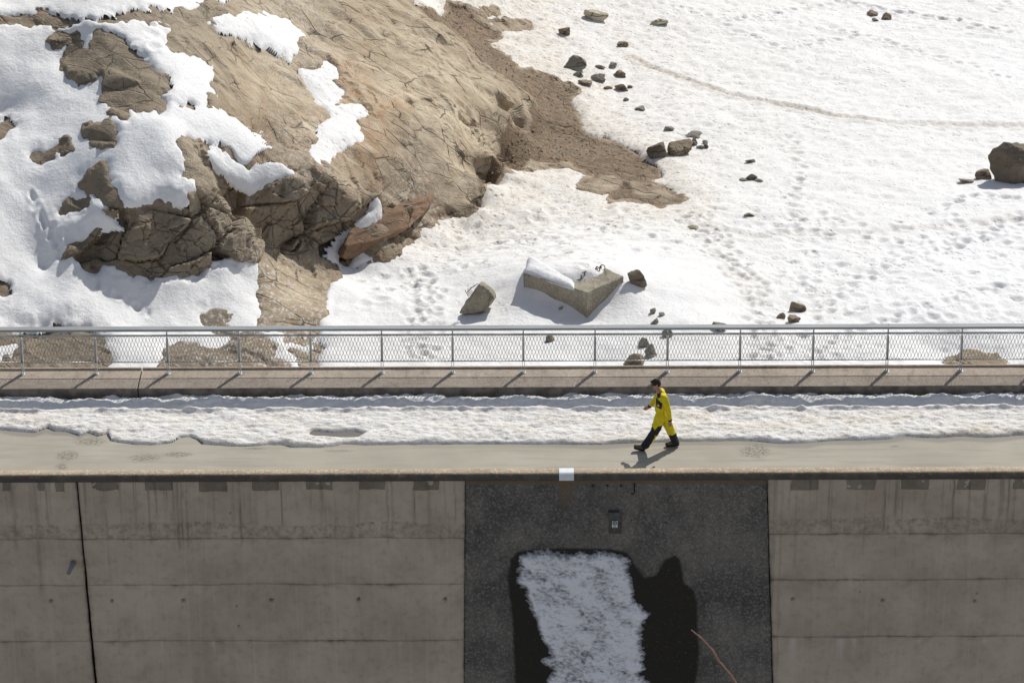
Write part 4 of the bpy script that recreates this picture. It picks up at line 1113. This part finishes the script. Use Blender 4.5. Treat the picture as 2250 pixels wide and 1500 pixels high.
# road
EDGE = [(-400,944),(0,943),(48,947),(76,949),(94,943),(104,939),(119,946),(152,948),(175,956),(193,949),(215,957),(236,951),(244,967),(268,971),(304,975),(342,976),(380,971),(395,961),(418,958),(433,964),(446,974),(481,977),(514,979),(557,979),(590,975),(618,976),(641,981),(704,982),(729,980),(755,974),(805,976),(894,975),(1000,974),(1100,974),(1300,975),(1400,971),(1500,968),(1600,967),(1658,967),(1715,973),(1773,972),(1817,967),(1889,966),(1941,964),(1990,957),(2062,961),(2106,957),(2178,960),(2221,956),(2250,954),(2700,956)]
ep = np.array([at_z(u, v, .01)[:2] for u, v in EDGE])
def yedge(x): return np.interp(x, ep[:, 0], ep[:, 1])
HOLE = np.array([at_z(u, v, .05)[:2] for u, v in [(676,951),(684,943),(700,942),(729,946),(755,944),(780,942),(801,948),(786,958),(750,959),(724,957),(695,956)]])
RX, RY = np.meshgrid(np.arange(-XW, XW, .06), np.arange(-1.755, 2.76, .04))
rd = yedge(RX) - RY
wet = np.maximum(sstep(.27, .17, rd + .10 * fbm(RX * .9, RY * 2, 1.0, 4)) * sstep(-.6, .3, fbm(RX * .35, 0 * RX, 4.0, 2) + .25 * sstep(3, 8, RX)) * .5, sstep(.02, -.06, rd))
blots = [((1660, 990), .45, .5), ((150, 1000), .3, .35), ((135, 1025), .15, .2), ((320, 1005), .5, .25), ((390, 998), .4, .16), ((200, 970), .5, .25), ((1965, 980), .12, .06), ((745, 990), .4, .06), ((560, 985), .3, .06)]
stain = np.zeros(RX.shape)
for (u, v), rx, ry in blots:
    p = at_z(u, v, 0)
    stain = np.maximum(stain, np.exp(-(((RX - p[0]) / rx) ** 2 + ((RY - p[1]) / ry) ** 2)))
stain = sstep(.25, .9, stain + .25 * fbm(RX * 3, RY * 5, 2.0, 4)) * .8
RZ = 0.004 * fbm(RX * .8, RY * .8, 0.0, 3)
setp(obj('road', mesh_np('road', np.stack([RX, RY, RZ], -1).reshape(-1, 3), grid_faces(*RX.shape), M['road'], True, {'wet': wet, 'stain': stain})), 'pale asphalt road on the dam crest', None, None, 'structure')

# pavement with its kerb, cut by one open joint
YK, YB, ZK = 2.69, 3.76, 0.285
pave = empty('pavement', (0, 3.2, 0)); setp(pave, 'raised concrete pavement with kerb under the railing', None, None, 'structure')
xj = float(at_z(307, 835, ZK)[0])
for a, b in ((-XW, xj - .012), (xj + .012, XW)):
    n = max(2, int((b - a) / .12))
    pf = [(YK, -.05), (YK + .002, .10), (YK, ZK - .03), (YK + .008, ZK - .008), (YK + .03, ZK), (YK + .3, ZK + .002), (YB - .06, ZK + .004), (YB - .055, ZK + .05), (YB, ZK + .05), (YB + .004, -.4), (YB + .004, -1.2)]
    X_, I_ = np.meshgrid(np.linspace(a, b, n), np.arange(len(pf)), indexing='ij')
    Y_ = np.array([p[0] for p in pf])[I_] + .006 * fbm(X_ * 3, I_ * 1.7, 0.0, 3); Z_ = np.array([p[1] for p in pf])[I_] + .004 * fbm(X_ * 3, I_ * 1.7, 5.0, 3) * (I_ > 1)
    P = np.stack([X_, Y_, Z_], -1)
    obj('paving_slab', mesh_np('paving_slab', P[:, 3:].reshape(-1, 3), grid_faces(n, len(pf) - 3), M['pavement'], False), pave)
    obj('shaded_kerb', mesh_np('shaded_kerb', P[:, :4].reshape(-1, 3), grid_faces(n, 4), M['kerb_shade'], False), pave)
MB().box((-XW, YK + .05, -.05), (XW, YB - .02, ZK - .06)).build('slab_bed', M['black'], pave)
# backing face of the dam towards the slope
MB().box((-XW, 3.705, -9.0), (XW, 3.755, -.08)).build('rear_face', M['wall'], dam)

# snow left on the road
SXr, SYr = np.meshgrid(np.arange(-XW, XW, .036), np.arange(-.45, YK + .02, .022))
e = SYr - yedge(SXr) + .03 * fbm(SXr * 4, SYr * 5, 1.0, 4)
e = np.minimum(e, -poly_sdf2(HOLE, SXr, SYr) + .02 * fbm(SXr * 5, SYr * 5, 3.0, 3))
thk = np.where(e > 0, .075 * (1 - np.exp(-np.maximum(e, 0) / .05)), e)
flat = .045 * fbm(SXr * 1.5, SYr * 3.0, 2.0, 5) + .035 * fbm(SXr * 6, SYr * 9, 6.0, 4)
bank = sstep(2.02, 2.30, SYr + .06 * fbm(SXr * 1.3, 0 * SXr, 1.0, 3))
ridge = bank * (.045 + .075 * fbm(SXr * 2.1, SYr * 2.6, 3.0, 4) + .05 * np.abs(fbm(SXr * 5, SYr * 6, 8.0, 3)))
ridge = ridge + bank * .05 * fbm(SXr * 3.5, SYr * 4, 31.0, 3)
lip = -.075 * sstep(2.46, 2.60, SYr + .05 * fbm(SXr * 1.7, 0 * SXr, 5.0, 3)) + np.exp(-((SYr - 2.64) / .08) ** 2) * .07 * fbm(SXr * 2.2, SYr, 4.0, 4)
frnt = np.exp(-((SYr - 1.90) / .07) ** 2) * (.045 + .07 * fbm(SXr * 2.5, SYr * 2, 12.0, 4))
Zs = thk + (flat + ridge + lip + frnt) * sstep(0, .15, e) + .012
rough_r = sstep(-.1, .5, fbm(SXr * .7, SYr * 2.2, 15.0, 5)) * sstep(2.0, 1.6, SYr)
dr_ = np.clip(.55 + .5 * rough_r * sstep(-2, 9, SXr + 6 * fbm(SXr * .2, 0 * SXr, 1.0, 2)) + .25 * rough_r - .2 * sstep(1.9, 2.1, SYr), 0, 1)
kp = (e > -.03).ravel()
f_ = grid_faces(*SXr.shape); f_ = f_[kp[f_].all(1)]
V, f_, at = compact(np.stack([SXr, SYr, Zs], -1).reshape(-1, 3), f_, {'dirt': dr_.ravel(), 'brown': np.zeros(SXr.size)})
setp(obj('road_snow', mesh_np('road_snow', V, f_, M['snow'], True, at)), 'dirty melting snow along the kerb side of the road', 'snow', None, 'stuff')

# ------------------------------------------------------------------ railing
rail = empty('railing', (0, 3.55, ZK)); setp(rail, 'galvanised railing with diamond mesh along the pavement', 'railing')
PU = [-112, 50, 212, 370, 527, 684, 840, 995, 1150, 1307, 1466, 1625, 1785, 1948, 2110, 2273, 2436]
PX = [float(at_y(u, 818, 3.50)[0]) for u in PU]
PX = [2 * PX[0] - PX[1]] + PX + [2 * PX[-1] - PX[-2]]
YR = 3.55
mb = MB()
for s in (-1, 1):       # two tapered flat bars with a spacer, on a foot plate
    x0, x1 = (-.030, -.018) if s < 0 else (.018, .030)
    mb.prism([(x0, -.10, .012), (x0, .03, .012), (x0, .03, .92), (x0, -.015, .92), (x0, -.055, .40)], (x1 - x0, 0, 0))
mb.prism([(-.017, -.008, .30), (-.017, .028, .30), (-.017, .028, 1.135), (-.017, -.008, 1.135)], (.034, 0, 0))
mb.box((-.055, -.12, .0), (.055, .05, .012))
post_me = mb.mesh('post', M['steel'])
for x in PX:
    o = bpy.data.objects.new('post', post_me); link(o, rail); o.location = (x, -.01, .002)
Z_TOP, Z_MID, Z_BOT = 1.466, 1.273, 0.576
for k in range(0, len(PX) - 1, 2):
    xa, xb = PX[k] - (.0 if k else 0) + .004, PX[min(k + 2, len(PX) - 1)] - .004
    prf = [(YR - .105, Z_TOP - .05), (YR - .105, Z_TOP - .012), (YR - .09, Z_TOP), (YR + .095, Z_TOP), (YR + .11, Z_TOP - .012), (YR + .11, Z_TOP - .05), (YR + .10, Z_TOP - .05), (YR + .10, Z_TOP - .018), (YR - .095, Z_TOP - .018), (YR - .095, Z_TOP - .05)]
    MB().prism([(xa, y, z) for y, z in prf], (xb - xa, 0, 0)).build('handrail_section', M['handrail'], rail)
for k in range(len(PX) - 1):
    MB().tube([(PX[k], YR - .02, Z_MID), (PX[k + 1], YR - .02, Z_MID)], .026, 10).build('middle_rail', M['steel'], rail, True)
    MB().tube([(PX[k], YR - .02, Z_BOT), (PX[k + 1], YR - .02, Z_BOT)], .015, 10).build('bottom_rail', M['steel'], rail, True)
    mb = MB()
    a, b = PX[k] + .04, PX[k + 1] - .04
    za, zb = Z_BOT + .01, Z_MID - .01
    pitch, rise = 0.0815, (zb - za) / 4.0
    sl_ = rise / pitch * 1.0      # a strand climbs four cells from bottom to top
    run = 2.9 * pitch
    nst = int((b - a + run) / pitch) + 2
    for sgn in (-1, 1):
        for q in range(-2, nst):
            xs0 = a - (run if sgn > 0 else 0) + q * pitch
            x0, x1, z0, z1 = xs0, xs0 + sgn * run, za, zb
            if sgn < 0: x0, x1 = xs0, xs0 - run
            # clip to the bay
            t0, t1 = 0.0, 1.0
            dxx = x1 - x0
            for lim, side in ((a, 1), (b, -1)):
                f0, f1_ = side * (x0 - lim), side * (x1 - lim)
                if f0 < 0 and f1_ < 0: t1 = -1; break
                if f0 < 0: t0 = max(t0, f0 / (f0 - f1_))
                if f1_ < 0: t1 = min(t1, f0 / (f0 - f1_))
            if t1 - t0 < .02: continue
            p = Vector((x0 + dxx * t0, YR - .02 + .004 * sgn, z0 + (z1 - z0) * t0)); r_ = Vector((x0 + dxx * t1, YR - .02 + .004 * sgn, z0 + (z1 - z0) * t1))
            mb.tube([p, r_], .0058, 4)
    mb.build('mesh_panel', M['mesh'], rail)

# ------------------------------------------------------------------ the walking person
def capsule(mb, p, q, r1, r2, n=12, m=5):
    p, q = Vector(p), Vector(q)
    d = (q - p); L = d.length; d = d.normalized() if L > 1e-6 else Vector((0, 0, 1))
    pts, rad = [], []
    for k in range(m + 1):
        t = math.pi / 2 * k / m
        pts.append(p - d * r1 * math.cos(t)); rad.append(max(r1 * math.sin(t), 1e-4))
    for k in range(m + 1):
        t = math.pi / 2 * k / m
        pts.append(q + d * r2 * math.sin(t)); rad.append(max(r2 * math.cos(t), 1e-4))
    mb.tube(pts, rad, n)
def ellipsoid(mb, c, r, n=18, m=12):
    b = len(mb.v)
    for i in range(m + 1):
        t = math.pi * i / m
        for k in range(n):
            a = 2 * math.pi * k / n
            mb.v.append((c[0] + r[0] * math.sin(t) * math.cos(a), c[1] + r[1] * math.sin(t) * math.sin(a), c[2] - r[2] * math.cos(t)))
    for i in range(m):
        for k in range(n):
            q = (k + 1) % n
            mb.f.append((b + i * n + k, b + i * n + q, b + (i + 1) * n + q, b + (i + 1) * n + k))
def remeshed(name, mb, mat, voxel, smooth=2):
    me = mb.mesh(name, mat)
    bm = bmesh.new(); bm.from_mesh(me); bmesh.ops.recalc_face_normals(bm, faces=bm.faces[:]); bm.to_mesh(me); bm.free()
    o = bpy.data.objects.new(name + '_tmp', me); COL.objects.link(o)
    rm = o.modifiers.new('r', 'REMESH'); rm.mode = 'VOXEL'; rm.voxel_size = voxel
    if smooth:
        s = o.modifiers.new('s', 'SMOOTH'); s.iterations = smooth; s.factor = .5
    dg = bpy.context.evaluated_depsgraph_get()
    out = bpy.data.meshes.new_from_object(o.evaluated_get(dg))
    bpy.data.objects.remove(o)
    out.materials.clear(); out.materials.append(mat)
    out.polygons.foreach_set('use_smooth', [True] * len(out.polygons))
    return out

pb = at_z(1447, 985, 0.0)
person = empty('person', (float(pb[0]), float(pb[1]), 0.008)); setp(person, 'person in yellow and black overalls and sunglasses striding left along the road', 'person')
skin = mat_plain('skin', (.40, .22, .15), .6, 0, .12, 20)
yel = mat_plain('yellow_fabric', (.66, .54, .012), .75, 0, .10, 14, .006)
blk = mat_plain('black_fabric', (.020, .022, .024), .8, 0, .25, 14, .004)
hairm = mat_plain('dark_hair', (.028, .020, .016), .8, 0, .4, 60, .004)
HC = Vector((-.085, 0, 1.635))
J = dict(sn=(.115, -.185, 1.37), en=(.20, -.235, 1.08), wn=(.245, -.235, .815), sf=(.05, .185, 1.37), ef=(-.085, .235, 1.13), wf=(-.225, .215, .955),
         hn=(.04, -.085, .90), kn=(-.10, -.10, .47), an=(-.325, -.105, .115), hf=(.06, .085, .90), kf=(.255, .10, .46), af=(.385, .105, .125))
def hand(mb, w, d, side, curl):
    """palm and five fingers from wrist w along d; side = direction of the thumb"""
    w, d, side = Vector(w), Vector(d).normalized(), Vector(side).normalized()
    side = (side - d * side.dot(d)).normalized(); nn = d.cross(side)
    for k in range(4):
        o_ = side * (.030 - .019 * k)
        capsule(mb, w + o_ * .6, w + d * .085 + o_, .016, .013, 8, 3)
        ln = (.040, .046, .042, .032)[k]
        a_ = w + d * .090 + o_; b_ = a_ + (d * math.cos(curl * .6) + nn * math.sin(curl * .6)) * ln
        c_ = b_ + (d * math.cos(curl * 1.6) + nn * math.sin(curl * 1.6)) * ln * .8
        capsule(mb, a_, b_, .0095, .0088, 8, 3); capsule(mb, b_, c_, .0088, .0072, 8, 3)
    a_ = w + d * .03 + side * .028; b_ = a_ + d * .035 + side * .026; c_ = b_ + d * .030 + nn * .012
    capsule(mb, a_, b_, .012, .0105, 8, 3); capsule(mb, b_, c_, .0105, .008, 8, 3)
_hr = Matrix.Rotation(R(-20), 3, 'Y')
def HP(x, y, z): return HC + _hr @ Vector((x, y, z))
b = MB()
ellipsoid(b, HC + Vector((.012, 0, .02)), (.100, .077, .105))
capsule(b, HP(-.055, 0, -.075), HP(-.02, 0, -.06), .042, .060)
capsule(b, HP(-.088, 0, .012), HP(-.108, 0, -.022), .010, .015, 8)      # nose
capsule(b, HP(-.082, -.028, .036), HP(-.082, .028, .036), .014, .014, 8)   # brow
capsule(b, HP(-.093, -.014, -.058), HP(-.093, .014, -.058), .010, .010, 8)  # lips
for s in (-1, 1):
    ellipsoid(b, HP(.018, s * .080, -.005), (.020, .010, .032), 10, 8)                # ears
capsule(b, HC + Vector((.02, 0, -.06)), (.03, 0, 1.40), .056, .062)
for s, (sh_, el, wr) in ((-1, ('sn', 'en', 'wn')), (1, ('sf', 'ef', 'wf'))):
    capsule(b, (.05, s * .05, 1.36), J[sh_], .06, .055); capsule(b, J[sh_], J[el], .050, .038); capsule(b, J[el], J[wr], .038, .027)
hand(b, J['wn'], (.06, 0, -1), (-1, 0, 0), .5)
hand(b, J['wf'], (-.85, -.1, -.55), (-.5, -.2, .9), .75)
for s in (-1, 1):
    capsule(b, (.05, s * .07, 1.28), (.045, s * .06, .95), .10, .09)
for h_, k_, a_ in (('hn', 'kn', 'an'), ('hf', 'kf', 'af')):
    capsule(b, J[h_], J[k_], .08, .052); capsule(b, J[k_], J[a_], .052, .036)
obj('body', remeshed('body', b, skin, .0062, 1), person, False)

b = MB()
capsule(b, (.045, 0, 1.415), (.055, 0, 1.36), .078, .11)
capsule(b, (.04, -.115, 1.36), (.04, .115, 1.36), .095, .095)
for s in (-1, 1):
    capsule(b, (.05, s * .085, 1.31), (.035, s * .08, 1.05), .118, .112)
    capsule(b, (.01, s * .05, 1.22), (.015, s * .06, 1.02), .115, .118)
    capsule(b, (.035, s * .08, 1.06), (.05, s * .08, .88), .112, .122)
for sh_, el, wr in (('sn', 'en', 'wn'), ('sf', 'ef', 'wf')):
    m_ = Vector(J[el]).lerp(Vector(J[wr]), .9)
    capsule(b, J[sh_], J[el], .082, .066); capsule(b, J[el], m_, .066, .050)
for h_, k_, a_ in (('hn', 'kn', 'an'), ('hf', 'kf', 'af')):
    hv, kv, av = Vector(J[h_]), Vector(J[k_]), Vector(J[a_])
    capsule(b, hv, kv, .130, .106); capsule(b, kv, av, .104, .088)
    for t in (.25, .6, .9):          # slack folds
        c_ = kv.lerp(av, t); ax = Vector((0, 1, .25))
        capsule(b, c_ - ax * .04 + Vector((.02, 0, 0)), c_ + ax * .04 + Vector((.02, 0, 0)), .074, .07, 10, 4)
    c_ = hv.lerp(kv, .75); capsule(b, c_ + Vector((.03, -.03, 0)), c_ + Vector((-.02, .03, .03)), .09, .09, 10, 4)
me = remeshed('overalls', b, yel, .0105, 2)
me.materials.append(blk)
P = np.array([v.co for v in me.vertices])
P += 0.009 * np.stack([fbm(P[:, 0] * 9 + o, P[:, 1] * 9, P[:, 2] * 5, 3) for o in (0, 20, 40)], -1)
me.vertices.foreach_set('co', P.astype(np.float32).ravel())
C = np.array([p.center for p in me.polygons])
def shape(pts, yo):
    v0 = 985 - yo * 41.0
    return np.array([((1330 + x / 6 - 1447) / 95.0, (v0 - (800 + y / 6)) / 85.0) for x, y in pts])
def inside(pts): return poly_sdf2(pts, C[:, 0], C[:, 2]) > 0
near = C[:, 1] < 0.0
bl = np.zeros(len(C), bool)
bl |= near & inside(shape([(615,820),(645,852),(685,800),(775,796),(755,850),(705,935),(650,925),(610,1015),(570,1090),(520,1140),(400,1100),(500,980),(540,900)], -.12))
bl |= (C[:, 0] > .12) & (C[:, 2] < .335 + .12 * (C[:, 0] - .3))
bl |= (C[:, 2] < .62) & (C[:, 2] > .3) & (C[:, 1] > .03) & inside(shape([(700,800),(775,845),(825,890),(850,960),(805,960),(760,880)], .1))
bl |= near & inside(shape([(655,445),(662,455),(738,515),(728,592),(655,572)], -.16))
bl |= inside(shape([(620,420),(650,380),(660,340),(700,330),(715,270),(748,285),(740,350),(700,415),(655,445)], -.05)) & (C[:, 2] > 1.30)
logo = near & inside(shape([(664,560),(684,528),(706,560)], -.16))
bl &= ~logo
for wr, el in (('wn', 'en'), ('wf', 'ef')):
    wv, ev = np.array(J[wr]), np.array(J[el]); ax = (wv - ev) / np.linalg.norm(wv - ev)
    q_ = C - wv; al = q_ @ ax; rdl = np.linalg.norm(q_ - al[:, None] * ax, axis=1)
    bl |= (al > -.045) & (rdl < .085) & (al < .06)
me.polygons.foreach_set('material_index', bl.astype(np.int32))
obj('overalls', me, person, False)
b = MB()
ellipsoid(b, HP(.022, 0, .044), (.103, .084, .098)); ellipsoid(b, HP(.050, 0, -.005), (.072, .078, .075))
ellipsoid(b, HP(-.045, 0, .090), (.055, .060, .036))
obj('hair', remeshed('hair', b, hairm, .008, 1), person, False)
gl = mat_plain('dark_glass', (.008, .008, .01), .45, 0, .1, 10, 0, .25)
b = MB()
for s in (-1, 1):
    ellipsoid(b, HP(-.088, s * .034, .016), (.016, .030, .020), 12, 8)
    capsule(b, HP(-.080, s * .064, .020), HP(.015, s * .083, .012), .006, .005, 6, 2)
obj('sunglasses', b.mesh('sunglasses', gl, True), person, False)
boot = mat_plain('boot_leather', (.11, .095, .065), .8, 0, .35, 25, .004)
sole = mat_plain('boot_sole', (.018, .017, .016), .85, 0, .2, 20)
for ank, heel, toe, up in ((J['an'], (-.345, -.105, .045), (-.535, -.115, .105), (.25, 0, .97)), (J['af'], (.445, .105, .075), (.20, .105, .052), (-.1, 0, 1))):
    b = MB(); hv, tv, av = Vector(heel), Vector(toe), Vector(ank)
    upv = Vector(up)
    capsule(b, av + Vector((0, 0, .06)), hv.lerp(tv, .25) + upv * .03, .058, .055)
    capsule(b, hv + upv * .012, tv + upv * .004, .046, .046)
    capsule(b, hv.lerp(tv, .2) + upv * .045, tv.lerp(hv, .25) + upv * .012, .047, .046)
    o = obj('boot', remeshed('boot', b, boot, .008, 2), person, False)
    b = MB()
    for s in (-1, 1):
        capsule(b, hv + Vector((0, s * .014, 0)) - upv * .030, tv + Vector((0, s * .014, 0)) - upv * .032, .036, .036, 10, 4)
    so = obj('sole', remeshed('sole', b, sole, .008, 1), o, False)

# ------------------------------------------------------------------ bare twig rising in front of the wall
rt = random.Random(4)
pix = [(1690, 1640), (1652, 1558), (1617, 1500), (1606, 1482), (1590, 1463), (1580, 1452), (1566, 1428), (1555, 1416), (1540, 1400), (1530, 1392), (1519, 1383)]
pts = [at_y(u, v, -13.0 - .03 * k) for k, (u, v) in enumerate(pix)]
pts = [np.array(pts[0]) + np.array([.6, .4, -4.5]), np.array(pts[0]) + np.array([.25, .1, -1.6])] + pts
tw = empty('bare_twig', tuple(pts[0])); setp(tw, 'thin sunlit bare twig at the bottom edge in front of the dark bay', 'twig')
MB().tube(pts, [.05, .04, .026, .024, .021, .020, .019, .018, .017, .016, .015, .013, .010], 7).build('stem', M['bark'], tw, True)
for k, s in ((6, 1), (8, -1), (10, 1)):
    b_ = Vector(pts[k])
    MB().tube([b_, b_ + Vector((.02 * s, -.01, .028))], [.013, .005], 6).build('bud', M['bark'], tw, True)
